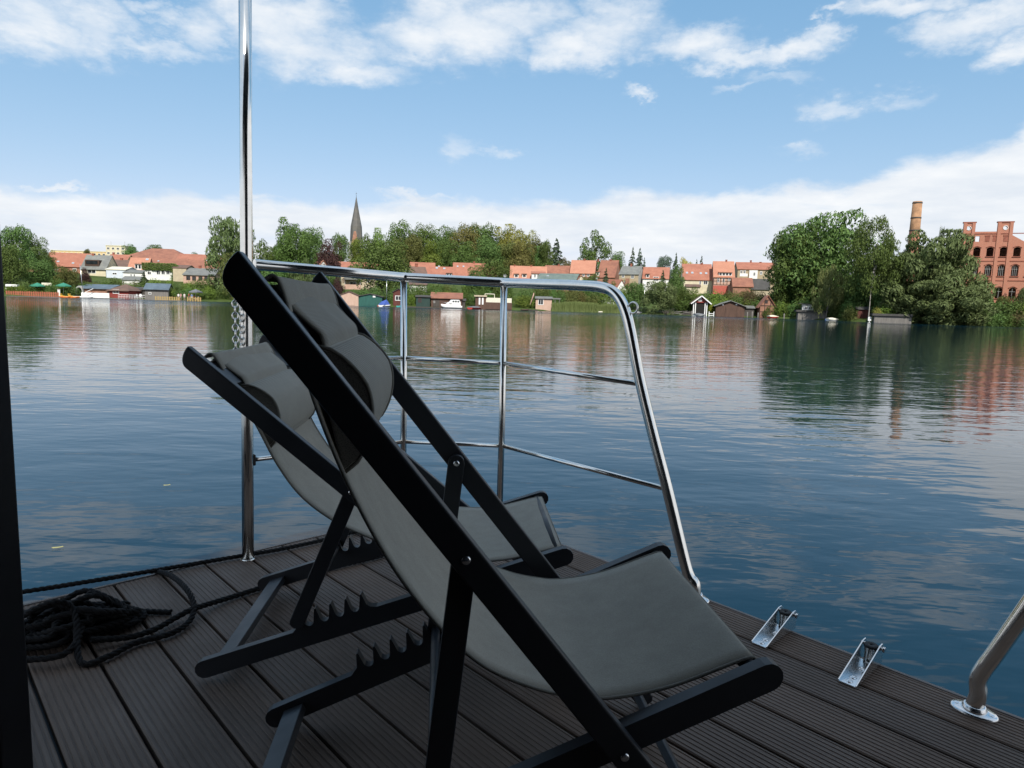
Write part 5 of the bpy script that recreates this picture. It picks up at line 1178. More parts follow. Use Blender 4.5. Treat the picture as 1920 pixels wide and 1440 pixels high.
house('long brown boathouse with a rusty red and grey roof', 808, 866, 0.4, 577, 558, 548.5, WBROWN, OLDRED, dep=7, name='boathouse', cat='boathouse', over=0.5, low=0.9, rake=0.6, doors=((818, 569, 12, 12, WDARK),), wins=((814, 566, 3, 2),))
house('low dark shed with flat roof right of the white motor cruiser', 856, 872, 0.8, 577, 563, 560, WDARK, DARKR, dep=4, name='shed', cat='shed', over=0.3, low=0.8)
o, D = boat_at('motor_cruiser', 'white cabin cruiser moored before the long brown boathouse', 846, -3.2, 205)
L = 5.6; mb = hull_mb(L, 2.3, 1.0, sheer=0.35); mb.v = [(x - L / 2, y, z - .2) for x, y, z in mb.v]; hb = mb.build('hull', WHITEP, o)
mb = MB(); pl = [(-2.4, 0.8), (1.5, 0.9), (0.7, 1.65), (0.35, 1.7), (-0.2, 2.35), (-2.0, 2.35), (-2.4, 1.6)]; mb.prism(pl, lambda x, z, w: Vector((x, w, z)), -0.9, 0.9); cb = mb.build('cabin', WHITEP, o, bevel=0.06)
for y in (-0.91, 0.91):
    for x in (-1.7, -1.0, -0.3):
        mb = MB(); mb.box((x, y, 1.9), (0.5, 0.03, 0.42)); sub(mb, 'cabin_window', GLASS, cb)
    mb = MB(); mb.box((0.5, y, 1.25), (0.7, 0.03, 0.22)); sub(mb, 'cabin_window', GLASS, cb)
mb = MB(); mb.tube([(1.0, -0.8, 1.0), (1.2, -0.7, 1.5), (2.6, 0, 1.75), (1.2, 0.7, 1.5), (1.0, 0.8, 1.0)], 0.025, 6); mb.build('bow_rail', STEELB, o)
small_boat('small boat under a dark grey tarpaulin with red hull beside the houseboat', 893, 20, -1.6, 68, REDP, cover=GREYT, B=2.0, H=0.6)
# the brown and cream houseboat
F = Fac(888, 960, sd(925) - 2.0, 581); o = lthing('moored_houseboat', 'brown and cream flat roofed houseboat moored below the rail', 'houseboat', F.c, None, F.yaw)
mb = MB(); px_box(mb, F, 910, 960, 568, 579.5, 0, 3.5); mb.build('hull', WBROWN, o)
mb = MB(); px_box(mb, F, 911, 959.5, 559.5, 567.4, 0.12, 3.4); mb.build('cabin', CREAMP, o, bevel=0.04)
mb = MB(); px_box(mb, F, 891, 911.5, 556, 580, 0.1, 3.3); mb.build('entrance_cabin', WBROWN, o)
mb = MB(); px_box(mb, F, 889, 913, 553.8, 556, -0.3, 3.6); mb.build('roof', BEIGE, o)
for x in (897.5, 903.5):
    mb = MB(); px_box(mb, F, x, x + 3.2, 558.5, 571, 0.0, 0.1); mb.build('door', WHITEP, o)
mb = MB(); A, B_ = F.loc(909, 560), F.loc(927, 551.5); mb.tube(spline([(A[0], 1, A[1] - .3), (A[0], 1, B_[1] - .2), (A[0] + .3, 1, B_[1]), (B_[0] - .3, 1, B_[1]), (B_[0], 1, B_[1] - .2), (B_[0], 1, A[1] - .3)], 5), 0.09, 8); mb.build('roof_hoop', CREAMP, o)
house('pink summerhouse with a white glass door and slanting grey roof on the bank', 1004, 1034, 1.0, 581, 559, 556, WPINK, GREYR, dep=4, name='summerhouse', cat='summerhouse', wins=((1014, 566, 10, 11),), over=0.4, low=1.0, rake=0.9)
F = Fac(1032, 1050, sd(1040) + 1.0, 579); o = lthing('pergola', 'open timber pergola beside the pink summerhouse', 'pergola', F.c, None, F.yaw)
mb = MB(); px_box(mb, F, 1030, 1051, 559, 561, -0.2, 3.0); mb.build('roof', GREYR, o)
for x in (1033, 1041, 1049):
    mb = MB(); q = F.loc(x, 561); mb.box((q[0], 0, q[1] / 2 - .3), (0.13, 0.13, q[1] + .6)); mb.build('post', WGREY, o)
quay('dark low jetty left of the pink summerhouse', 976, 1008, -1.5, 582.5, 580.5, WDARK, dep=1.8)
small_boat('dark dinghy with an outboard lying at the jetty by the hedge', 985, 14, -2.4, 12, TIMBER)
mbF = Fac(990, 1000, sd(995) + 2.5, 572); o = lthing('kayak', 'pale kayak leaning upright against the hedge', 'kayak', mbF.c, None, 0.0)
mb = hull_mb(3.6, 0.6, 0.32, bow=0.5, stern=0.1); M = Matrix.Rotation(rad(-72), 4, 'Y'); mb.v = [tuple(M @ Vector((x, y, z))) for x, y, z in mb.v]; mb.build('hull', PINK, o); mb = MB(); mb.box((0.55, 0, 1.7), (0.12, 0.36, 0.7)); mb.build('seat', RUBBER, o)

# middle and right rows of houses
house('tall red roofed house at the left end of the middle row', 768, 814, 62, 540, 512, 492, BEIGE, RED, dep=10, group=G_OLD, sky=())
house('small grey brown gabled annex before the left end of the middle row', 772, 800, 52, 540, 513, 500, BEIGE, BROWNT, dep=7, chim=((781, 495, 5),), wins=((791, 516, 5, 4), (776, 516, 4, 4)), yaw=20, group=G_OLD)
house('low red roofed house with grey dormer boxes in the middle row', 811, 851, 58, 540, 518, 500, WHITE, RED, dep=9, sky=((819, 503, 4, 4), (823, 500, 3, 3), (833, 504, 4, 4)), dorm=((842, 517, 10, 6),), group=G_OLD)
house('higher red roofed house with small roof windows and two chimneys in the middle row', 849, 908, 62, 540, 522, 493, BEIGE, RED, dep=11, sky=((858, 500, 3, 3), (869, 500, 3, 3)), chim=((850, 494, 2), (889, 491, 3)), group=G_OLD)
house('red roof end showing right of the higher middle house behind trees', 905, 930, 66, 540, 518, 499, BEIGE, OLDRED, dep=9, group=G_OLD)
house('long red roofed house with two white dormers left of the oak', 956, 1024, 58, 542, 524, 499, BEIGE, ORANGE, dep=10, dorm=((968, 517, 8, 7), (983, 517, 8, 7)), chim=((965, 497, 2), (996, 498, 3)), group=G_OLD)
house('white extension with balcony windows before the long dormer house', 996, 1021, 53, 542, 512, 509, WHITE, RED, dep=5, wins=((1003, 517, 4, 7), (1009, 517, 4, 7), (1015, 517, 4, 7)), group=G_OLD)
house('pale pink red roofed house with a worn roof, left of the big orange roof', 1022, 1074, 62, 540, 516, 498, PINK, OLDRED, dep=9, chim=((1048, 496, 3),), group=G_OLD)
house('brick house with a grey green roof right behind the rail', 1006, 1078, 42, 548, 525, 513, BRICKD, GREENR, dep=9, yaw=-18, sky=((1027, 518, 4, 3),), chim=((1025, 516, 3),))
house('house with the broad bright orange roof and red timbered front', 1068, 1113, 56, 548, 511, 488, BRICKD, ORANGE, dep=11, wins=((1074, 515, 7, 7), (1084, 516, 5, 5), (1094, 516, 5, 5), (1103, 516, 5, 5)), chim=((1096, 486, 3),), yaw=-10, group=None)
house('tall red roofed house with a white dormer window beside the bright orange roof', 1119, 1151, 54, 545, 518, 488, BRICKD, OLDRED, dep=10, dorm=((1120.5, 517, 5, 8),), chim=((1122, 487, 3), (1145, 487, 4)), yaw=-22, group=G_OLD)
house('small pale gable house in front of the bright orange roof', 1078, 1100, 42, 548, 527, 516, CREAM, ORANGE, dep=6, kind='gable', wins=((1086, 523, 3, 4),))
ob, F = house('tan rendered house with a grey roof and slate clad gable', 1160, 1196, 50, 540, 513, 499, TAN, GREYR, dep=9, wins=((1168.5, 517, 5, 7), (1186, 518, 6, 8), (1172, 530, 4, 6)), yaw=-24, gmat=GREYW, chim=((1184, 495, 3),))
mb = MB(); px_box(mb, F, 1172, 1179, 522, 537, -1.0, -0.05); mb.build('porch_frame', BRICKD, ob)
house('red roofed house with a white front window right of the tan house', 1204, 1252, 52, 545, 521, 501, WHITE, RED, dep=9, dorm=((1214, 521, 6, 7),), wins=((1230, 523, 10, 8), (1215, 530, 6, 5)), yaw=-14, group=G_OLD)
house('steep red roofed white gabled cottage with A frame front right of the rail bend', 1149, 1178, 18, 560, 548, 524, WHITE, RED, dep=7, kind='gable', yaw=28, wins=((1160, 545, 5, 6),), name='cottage', cat='cottage')
house('wide red roofed house with four small roof windows and a cream ground floor', 1280, 1334, 50, 548, 523, 495, CREAM, RED, dep=11, sky=((1288, 512, 4, 4), (1298, 512, 4, 4), (1314, 513, 4, 4), (1324, 513, 4, 4)), wins=((1313, 530, 4, 7), (1323, 530, 8, 7)), yaw=-8, chim=((1316, 494, 2),), group=G_OLD)
house('low white garden wall building below the wide red roof', 1286, 1312, 46, 552, 537, 533, CREAM, BROWNT, dep=5)
ob, F = house('half timbered house with orange roof, long dormer and red ground floor', 1336, 1374, 46, 560, 518, 490, PINK, ORANGE, dep=11, dorm=((1360, 514, 23, 6),), wins=((1347, 525, 4, 8), (1357, 525, 4, 8), (1367, 524, 4, 6), (1357, 541, 5, 5)), chim=((1362, 488, 3),), yaw=-12)
mb = MB()
for f in range(7): x = F.x0 + F.w * f / 6; mb.box((x, -0.06, F.loc(1355, 526)[1]), (0.14, 0.1, F.loc(1355, 519)[1] - F.loc(1355, 534)[1]))
for py in (520, 527, 534): mb.box(((F.x0 + F.x1) / 2, -0.05, F.loc(1355, py)[1]), (F.w, 0.09, 0.14))
mb.build('timber_frame', TIMBER, ob); mb = MB(); px_box(mb, F, 1336.5, 1365, 536, 552, -0.12, 0.5); mb.build('ground_floor', mat('red_render', (0.42, 0.10, 0.07), 0.85, var=0.15), ob)
ob, F = house('long orange roofed house with white balcony left of the big beech', 1380, 1450, 56, 555, 504, 492, TAN, RED, dep=9, wins=((1415, 513, 5, 8), (1427, 512, 4, 6)), chim=((1408, 489, 2), (1426, 492, 3)), yaw=-10)
mb = MB(); px_box(mb, F, 1387, 1402, 513, 518, -1.6, -1.5); mb.build('balcony', WHITEP, ob); mb = MB(); px_box(mb, F, 1404, 1421, 507, 524, -0.5, -0.05); mb.build('bay', WHITE, ob); window(ob, F.loc(1414, 514)[0], F.loc(1414, 514)[1], 0.8, 1.3, y=-0.5)
for x in (1390, 1396): q = F.loc(x, 510); window(ob, q[0], q[1], 0.8, 1.2, y=-0.01)
house('lower red roofed annex in front of the white balcony house', 1373, 1410, 40, 560, 536, 521, BRICKD, OLDRED, dep=7, yaw=-10, group=G_OLD)
house('dark roofed annex at the left foot of the big beech', 1408, 1442, 40, 560, 541, 523, BEIGE, DARKR, dep=7, yaw=-10)
house('steep dark grey church roof peeping out left of the big beech', 1440, 1500, 100, 520, 500, 460, STONE, DARKR, dep=16, kind='gable', yaw=-24, name='church_nave', cat='church')

# church spire
D = 430; c = PX(668, 448, D); tip = PX(668, 369, D); o = thing('church_tower', 'slender dark church spire rising above the wooded hill', 'church', (c.x, D, 12))
hb = 4.4; mb = MB(); mb.box((c.x, D, 12 + (c.z - 12) / 2 - 1), (2 * hb * .9, 2 * hb * .9, c.z - 14)); mb.build('tower', STONE, o)
mb = MB(); vs = []; n = 8; zs = [c.z - 2, PX(668, 425, D).z, PX(668, 400, D).z, tip.z]; rs = [4.0, 3.55, 1.9, 0.12]
for z, q in zip(zs, rs):
    for i in range(n): a = 2 * PI * (i + .5) / n; vs.append((c.x + q * math.cos(a), D + q * math.sin(a), z))
mb.add(vs, [(j * n + i, j * n + (i + 1) % n, (j + 1) * n + (i + 1) % n, (j + 1) * n + i) for j in range(3) for i in range(n)]); sp = mb.build('spire', SLATE, o)
mb = MB(); mb.add([(c.x - 2.0, D - 4.3, c.z - 3), (c.x + 2.0, D - 4.3, c.z - 3), (c.x, D - 3.0, PX(668, 424, D).z), (c.x, D - .5, PX(668, 426, D).z), (c.x - 2, D - 1, c.z - 3), (c.x + 2, D - 1, c.z - 3)], [(0, 1, 2), (0, 2, 3, 4), (1, 5, 3, 2)]); mb.build('gablet', BRICKD, o)
mb = MB(); mb.tube([tip - Vector((0, 0, .3)), tip + Vector((0, 0, 3.0))], [0.12, 0.05], 6); mb.box(tip + Vector((0, 0, 2.0)), (1.1, 0.1, 0.1)); mb.build('cross', DARKR, o)

# right waterfront
ob, F = house('small red boathouse on white posts with steep white edged gable and round-topped opening', 1299, 1327, 0.0, 592.5, 566, 555, WRED, BROWNT, dep=5, kind='gable', name='boathouse', cat='boathouse', over=0.7, low=-3.55, wins=((1313, 562, 6, 6),), yaw=-8)
ob['label'] = 'small red boathouse on white posts with a steep white edged gable'
zb = F.loc(1313, 567)[1]
for i, x in enumerate((1300.5, 1304, 1322, 1325.5)):
    q = F.loc(x, 575)[0]; mb = MB(); mb.box((q, 0.12, zb / 2 - .5), (0.24, 0.24, zb + 1.0)); mb.build('post', WHITEP, ob)
mb = MB(); xm = (F.x0 + F.x1) / 2; zr = F.loc(1313, 555)[1]; ze = F.loc(1313, 566)[1]; hw = F.w / 2
for s_ in (-1, 1):
    a = Vector((xm, -0.75, zr + .02)); b = Vector((xm + s_ * (hw + .72), -0.75, ze - (zr - ze) / hw * .72 + .02)); mb.box((a + b) / 2, ((b - a).length, 0.08, 0.28), M=Matrix.Rotation(-math.atan2((b - a).z, (b - a).x), 3, 'Y'))
mb.build('bargeboard', WHITEP, ob); mb = MB(); mb.box((xm, 2.6, zb / 2), (F.w * .9, 4.6, zb)); mb.build('interior_shade_block', INTERIOR_SHADE, ob)  # last box: near-black block standing in for the shaded inside
small_boat('dinghy under a blue grey cover in front of the small red boathouse', 1314, 22, -2.2, 14, WHITEP, cover=GREYT, B=1.9)
ob, F = house('wide brown boathouse with three plank gates and low gable', 1341, 1395, 0.2, 596, 573, 563.5, WBROWN, GREYR, dep=8, kind='gable', name='boathouse', cat='boathouse', over=0.6, low=0.8, yaw=-10)
for (xa, xb) in ((1344, 1356), (1359, 1378), (1381, 1393)):
    mb = MB(); px_box(mb, F, xa, xb, 575, 594, -0.1, -0.02)
    q0 = F.loc(xa, 578); q1 = F.loc(xb, 590); mb.build('gate', WBROWN, ob)
for xa in (1355.5, 1381):
    mb = MB(); px_box(mb, F, xa - 1.5, xa + 1.5, 570.3, 572.2, -0.16, -0.05); mb.build('lamp', WHITEP, ob)
house('open lean-to with sloping roof on the right side of the wide brown boathouse', 1395, 1413, 1.6, 595, 577, 573, WDARK, GREYR, dep=5, name='lean_to', cat='shed', over=0.4, low=0.8, rake=0.9)
for i, (x, t_) in enumerate(((1332, 583), (1336.5, 583))):
    D = sd(x) - 0.6; b = PX(x, 594, D)
F = Fac(1329, 1338, sd(1333) - 0.6, 594.5); o = lthing('white_gate', 'small white landing gate between the red and the brown boathouse', 'gate', F.c, None, F.yaw); h = F.loc(1333, 584)[1]
for x in (F.x0, F.x1):
    mb = MB(); mb.box((x, 0, h / 2 - .5), (0.18, 0.18, h + 1)); mb.build('post', WHITEP, o)
mb = MB(); mb.box(((F.x0 + F.x1) / 2, 0, h * .62), (F.w, 0.07, 0.16)); mb.box(((F.x0 + F.x1) / 2, 0, h * .3), (F.w, 0.07, 0.16)); mb.build('rail', WHITEP, o)
for i, (x, t_, lab) in enumerate(((1296.5, 583, 'wooden mooring post left of the small red boathouse'), (1401, 585, 'wooden mooring post in front of the lean-to'), (1410, 584, 'wooden mooring post at the outer end of the lean-to'), (1421, 586, 'wooden mooring post before the half timbered hut'), (1470, 588, 'wooden mooring post between the red boat and the grey shed'))):
    D = sd(x) - 1.2; b = PX(x, 596, D); t = PX(x, t_, D); mb = MB(); p0 = Vector((b.x, D, -2.0)); mb.tube([p0, Vector((b.x, D, t.z))], [0.17, 0.14], 9); o = mb.build('mooring_post', WGREY, None, origin=p0); tag(o, lab, 'post', 'mooring posts along the right shore')
ob, F = house('half timbered brick hut with steep red gable beside the big beech', 1423, 1452, 1.2, 596, 573, 553.5, BRICKD, RED, dep=5, kind='gable', name='hut', cat='hut', over=0.45, low=0.8, yaw=-12, wins=((1437, 566, 5, 6),), frame=TIMBER)
mb = MB(); xm = (F.x0 + F.x1) / 2; zr = F.loc(1437, 553.5)[1]; ze = F.loc(1437, 573)[1]
mb.box((xm, -0.05, ze), (F.w, 0.1, 0.16)); mb.box((xm, -0.05, ze * .5), (F.w, 0.1, 0.14))
for f in (-.48, -.17, .17, .48): mb.box((xm + F.w * f, -0.055, ze / 2), (0.14, 0.11, ze))
for f in (-.2, .2): mb.box((xm + F.w * f, -0.055, (ze + zr * .55 + ze * .45) / 2), (0.13, 0.11, (zr - ze) * .55))
mb.box((xm, -0.05, ze + (zr - ze) * .55), (F.w * .45, 0.1, 0.13)); mb.build('timber_frame', TIMBER, ob)
small_boat('red and white motorboat lying before the half timbered hut', 1453, 21, -1.6, 12, REDP, inner=WHITEP, B=1.6, H=0.6, cover=CREAMP, name='motorboat')
F = Fac(1494, 1552, sd(1523) + 0.3, 600.5)
o = lthing('boat_shed', 'long grey planked boat shed carrying a white cabin', 'boathouse', F.c, None, F.yaw)
mb = MB(); px_box(mb, F, 1495, 1551, 584.5, 605, 0, 4.2); mb.build('wall', WGREY, o); mb = MB(); px_box(mb, F, 1493, 1553, 582.6, 584.2, -0.4, 4.6); mb.build('roof', DARKR, o)
F2 = Fac(1503, 1526, sd(1514) + 1.6, 583); o = lthing('white_cabin', 'white cabin with two square windows on top of the grey boat shed', 'cabin', F2.c, None, F2.yaw)
mb = MB(); px_box(mb, F2, 1504, 1525.5, 570, 583, 0, 2.4); mb.build('wall', WHITE, o)
mb = MB(); a = F2.loc(1498, 569.2); b = F2.loc(1527, 570.4); mb.box(((a[0] + b[0]) / 2, 1.2, (a[1] + b[1]) / 2), (b[0] - a[0], 3.2, 0.12), M=Matrix.Rotation(0.045, 3, 'Y')); mb.build('roof', DARKR, o)
for x in (1511.5, 1519.5): q = F2.loc(x, 577.5); window(o, q[0], q[1], 0.85, 0.8)
small_boat('small white boat with pale cover between the grey shed and the shrub', 1565, 22, -1.6, 8, WHITEP, cover=CREAMP, B=1.6)
small_boat('blue edged rowing boat lying just right of the grey boat shed', 1556, 9, -0.8, 55, BLUEP)
house('low dark red shed behind the birch trunk', 1606, 1630, 6, 594, 579, 575, WMAROON, DARKR, dep=4, name='shed', cat='shed', over=0.3, low=0.8)
F = Fac(1627, 1632.5, sd(1630) - 0.4, 605); o = lthing('notice_box', 'small white box on a post in the water at the birch', 'box', F.c, None, F.yaw); a = F.loc(1630, 594)[1]
mb = MB(); mb.box((0, 0, a - .45), (0.62, 0.4, 0.9)); mb.build('box', WHITEP, o, bevel=0.03); mb = MB(); mb.tube([(0, 0, -1.5), (0, 0, a - .9)], 0.09, 8); mb.build('post', WHITEP, o)
F = Fac(1637, 1711, sd(1674) - 0.5, 608); o = lthing('boat_shed', 'low grey planked boat shed at the foot of the big willow', 'boathouse', F.c, None, F.yaw)
mb = MB(); px_box(mb, F, 1638, 1710, 592, 612, 0, 3.6); mb.build('wall', WGREY, o); mb = MB(); px_box(mb, F, 1636, 1712, 589.8, 591.6, -0.35, 4.0); mb.build('roof', DARKR, o)
# wood pile and log cabin stack
F = Fac(1264, 1298, sd(1281) + 0.4, 590); o = lthing('driftwood_pile', 'heap of grey logs and planks left of the small red boathouse', 'wood pile', F.c, None, F.yaw); rw = random.Random(3)
for i in range(9):
    mb = MB(); x = F.x0 + F.w * rw.uniform(.1, .85); z = 0.1 + 0.2 * (i % 5); L = rw.uniform(1.4, 2.6); a = rw.uniform(-.35, .35); mb.tube([(x - L / 2, rw.uniform(0, 1), z - a * .4), (x + L / 2, rw.uniform(0, 1), z + a * .4)], 0.11, 8); mb.build('log', WGREY, o)
mb = MB(); mb.box((F.x0 + F.w * .7, 0.8, 0.5), (2.3, 1.2, 1.0)); mb.v = [(x + (0.25 if z > .5 else 0), y, z) for x, y, z in mb.v]; mb.build('stack', WDARK, o)
D = sd(1207) + 4; b = PX(1207, 582, D); t = PX(1207, 534, D); o = thing('street_lamp', 'thin pale lamp post between the willow bush and the dark shrub', 'lamp post', Vector((b.x, D, gz(b.x, D))))
mb = MB(); mb.tube([Vector((b.x, D, gz(b.x, D) - .3)), Vector((b.x, D, t.z))], [0.08, 0.05], 8); mb.build('pole', STEELB, o); mb = MB(); mb.lathe((b.x, D, t.z), [(0.06, 0), (0.2, 0.1), (0.22, 0.3), (0.0, 0.42)], 10); mb.build('lamp_head', WHITEP, o)
small_boat('pale rowing boat drawn up in the reeds right of the summerhouse', 1128, 11, -1.0, 10, CREAMP)
small_boat('upturned pale dinghy on the bank left of the willow bush', 1200, 12, 1.2, 15, mat('grey_boat', (0.42, 0.42, 0.40), 0.6, var=0.1), cover=GREYW)

# ------------------------------------------------------------------ ruined brick factory and chimney
F = Fac(1797, 1958, sd(1870) + 26, 566, -22); o = lthing('brick_factory', 'roofless red brick factory ruin with stepped parapet at the right edge', 'factory', F.c, None, F.yaw)
def Q(px, py): return F.loc(px, py)
def rect(xa, xb, ya, yb): a = Q((xa + xb) / 2, ya)[1]; b = Q((xa + xb) / 2, yb)[1]; return Q(xa, (ya + yb) / 2)[0], Q(xb, (ya + yb) / 2)[0], b, a
xc = lambda i: None
cols_ = [1822.5, 1846, 1870.5, 1893.5]
wl = []                                        # openings: (x, z, w, h, filled)
base_px = [(-1, 0)]
rows_ = [(472, 16.5), (507, 20), (549, 20)]
xs0 = [Q(c, 472)[0] for c in (1831.5, 1856, 1881, 1907)]
pitchx = (xs0[-1] - xs0[0]) / 3; xs_all = [xs0[0] + pitchx * k for k in (-1, 0, 1, 2, 3, 4, 5)]
zrow = [Q(1870, y)[1] for y, _ in rows_]; hrow = [h / FPX * F.c.y * 1.02 for _, h in rows_]; ww = 1.5
zwall = Q(1870, 434)[1]; zp = Q(1870, 417.5)[1]; xl = Q(1799, 480)[0]; xr = xs_all[-1] + 1.8
pA = (Q(1807, 425)[0], Q(1829, 425)[0]); pB = (Q(1871, 425)[0], Q(1900, 425)[0])
TH_ = 0.55
def arch_poly(x, z, w, h, n=8):
    r_ = h * 0.16; pts_ = [(x - w / 2, z - h / 2), (x + w / 2, z - h / 2), (x + w / 2, z + h / 2 - r_)]
    for i in range(1, n): t = i / n; pts_.append((x + w / 2 - w * t, z + h / 2 - r_ + r_ * math.sin(PI * t)))
    pts_.append((x - w / 2, z + h / 2 - r_)); return pts_
# front wall: one sheet with real openings
bm = bmesh.new()
def loop(pts_, y):
    vs = [bm.verts.new((x, y, z)) for x, z in pts_]; return vs, [bm.edges.new((vs[i], vs[(i + 1) % len(vs)])) for i in range(len(vs))]
out = [(xl, -4), (xr, -4), (xr, Q(1930, 470)[1] - 1.5), (pB[1], zwall - 0.9), (pB[1], zp), (pB[0], zp), (pB[0], zwall), (pA[1], zwall), (pA[1], zp), (pA[0], zp), (pA[0], zwall - 1.2), (xl, zwall - 1.6)]
holes = []
for zi, (z, h) in enumerate(zip(zrow, hrow)):
    for x in xs_all: holes.append((arch_poly(x, z, ww, h), zi, x, z, h))
zsm = Q(1835, 448)[1]; zci = Q(1817, 428)[1]
small = [(Q(1833.5, 448)[0], True)]
rect_h = [(Q(1833, 447.5)[0], zsm, 0.95, 1.35)]
cir = [(Q(1816.5, 428)[0], zci), (Q(1885.5, 427)[0], zci)]
edges = loop(out, 0)[1]
for hp, *_ in holes: edges += loop(hp, 0)[1]
for (x, z, w, h) in rect_h: edges += loop([(x - w / 2, z - h / 2), (x + w / 2, z - h / 2), (x + w / 2, z + h / 2), (x - w / 2, z + h / 2)], 0)[1]
for (x, z) in cir: edges += loop([(x + 0.42 * math.cos(2 * PI * i / 14), z + 0.42 * math.sin(2 * PI * i / 14)) for i in range(14)], 0)[1]
res_ = bmesh.ops.triangle_fill(bm, use_beauty=True, edges=edges)
fcs = list(bm.faces); ret = bmesh.ops.extrude_face_region(bm, geom=fcs); bmesh.ops.translate(bm, vec=(0, TH_, 0), verts=[v for v in ret['geom'] if isinstance(v, bmesh.types.BMVert)])
bmesh.ops.recalc_face_normals(bm, faces=bm.faces); me = bpy.data.meshes.new('wall'); bm.to_mesh(me); bm.free(); me.materials.append(BRICK)
fw = bpy.data.objects.new('front_wall', me); COL.objects.link(fw); fw.parent = o
dp = 11.0; mb = MB()
mb.box((xl + .3, dp / 2 + TH_, (zwall - 1.6 - 4) / 2), (0.6, dp - 0.02, zwall - 1.6 + 4)); mb.build('side_wall', BRICK, o)
mb = MB(); mb.box(((xl + xr) / 2, dp, (zsm - 1.6 - 4) / 2), (xr - xl, 0.6, zsm - 1.6 + 4)); mb.build('rear_wall', BRICK, o)
mb = MB(); mb.box(((xl + xr) / 2 + .3, dp / 2 + .3, zrow[0] + hrow[0] / 2 + 0.45), (xr - xl - 1.2, dp - 1.6, 0.25)); mb.build('added_ceiling', INTERIOR_SHADE, o)  # ceiling slab added inside the ruin to keep the top windows dark
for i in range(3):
    zf = zrow[i] - hrow[i] / 2 - 0.7; mb = MB(); mb.box(((xl + xr) / 2 + .3, dp / 2 + .3, zf), (xr - xl - 1.2, dp - 1.6, 0.3)); mb.build('floor', INTERIOR_SHADE, o)
for z_ in (zwall - 0.5, zrow[0] - hrow[0] / 2 - 1.15, zrow[1] - hrow[1] / 2 - 1.1):
    mb = MB(); mb.box(((xl + xr) / 2, -0.05, z_), (xr - xl - .04, 0.1, 0.22)); mb.build('string_course', BRICKT, o)
for xa, xb in (pA, pB):
    mb = MB(); mb.box(((xa + xb) / 2, TH_ / 2, zp + 0.15), (xb - xa + .35, TH_ + .3, 0.3)); mb.build('parapet_cap', BRICKT, o)
    for x in (xa + .35, xb - .35):
        mb = MB(); mb.box((x, -0.1, (zp - 4) / 2), (0.7, 0.2, zp + 4)); mb.build('pilaster', BRICK, o)
    mb = MB(); c0 = ((xa + xb) / 2, zci)
for (x, z) in cir:
    mb = MB(); mb.tube([(x + 0.5 * math.cos(2 * PI * i / 18), -0.03, z + 0.5 * math.sin(2 * PI * i / 18)) for i in range(18)], 0.07, 6, closed=True); mb.build('round_surround', WHITE, o)
for x_px in (1815, 1851.5, 1866, 1886):
    x = Q(x_px, 447)[0]; mb = MB(); mb.box((x, -0.03, zsm), (0.95, 0.06, 1.35)); mb.box((x, -0.06, zsm + .78), (1.15, 0.14, 0.2)); mb.build('blind_window', BRICKT, o)
fr_ = random.Random(9)
for hp, zi, x, z, h in holes:
    mb = MB(); mb.box((x, -0.04, z - h / 2 - 0.1), (ww + .3, 0.3, 0.18)); mb.build('sill', BRICKT, o)
    mb = MB()
    ap = arch_poly(x, z + 0.12, ww + 0.34, h + 0.2)[2:]
    mb.tube([(px_, -0.03, pz_) for px_, pz_ in ap], 0.10, 5); mb.build('arch_surround', BRICKT, o)
    if zi > 0:
        mb = MB()
        for f in ((-.25, 0, .25) if zi == 1 else (0,)): mb.box((x + ww * f, 0.3, z), (0.06, 0.06, h * .96))
        mb.box((x, 0.3, z + h * .12), (ww, 0.06, 0.07)); wf = mb.build('window_frame', GREYW, o)
D = sd(1718) + 48; b = PX(1716, 470, D); t = PX(1720.5, 378, D); z0 = gz(b.x, D)
o = thing('factory_chimney', 'tall round brick factory chimney behind the big willow', 'chimney', (t.x, D, z0)); r1 = 7.7 / FPX * D; H = t.z - z0; r0 = r1 + 0.019 * H
mb = MB(); mb.lathe((t.x, D, 0), [(r0, z0 - 1), (r1 + 0.019 * H * .3, z0 + H * .7)], 22); mb.build('shaft', BRICK, o)
mb = MB(); mb.lathe((t.x, D, 0), [(r1 + 0.019 * H * .3, z0 + H * .7), (r1, t.z), (r1 - .35, t.z), (r1 - .35, t.z - 4)], 22); mb.build('upper_shaft', mat('yellow_brick', (0.33, 0.185, 0.10), 0.9, var=0.3, vscale=0.7), o)
for f in (0.55, 0.7, 0.83, 0.985):
    q = r1 + 0.019 * H * (1 - f); z = z0 + H * f; mb = MB(); mb.lathe((t.x, D, z), [(q, -.18), (q + .09, -.14), (q + .09, .14), (q, .18)], 22); mb.build('iron_band', DARKR, o)
# ================================================================== VEGETATION
# far left
tree('dark broad tree at the far left edge above the beer garden', 'broad0', 'deep', 34, 58, 424, 530, 30, cb=0.2)
tree('lower dark tree stepping down right of the far left tree', 'broad1', 'deep', 66, 44, 438, 520, 38, cb=0.2)
tree('small green tree at the foot of the brown roof, far left', 'broad2', 'green', 88, 34, 466, 520, 46, cb=0.2)
tree('bright green leafy tree low at the far left edge', 'broad3', 'green', 20, 50, 455, 548, 10, cb=0.1)
tree('dense green garden tree before the long red roof', 'broad4', 'deep', 76, 54, 486, 542, 16, cb=0.1)
tree('olive green rounded garden tree left of the cream gabled house', 'broad1', 'olive', 126, 44, 499, 545, 14, cb=0.1)
tree('round tree on the skyline right of the apartment tower', 'broad2', 'deep', 246, 32, 458, 492, 140, cb=0.1)
tree('low green treetop on the skyline above the hipped roof', 'broad3', 'green', 291, 40, 459, 490, 150, cb=0.1)
tree('small tuft of green on the skyline right of the hipped roof', 'broad4', 'green', 367, 16, 473, 490, 140, cb=0.1)
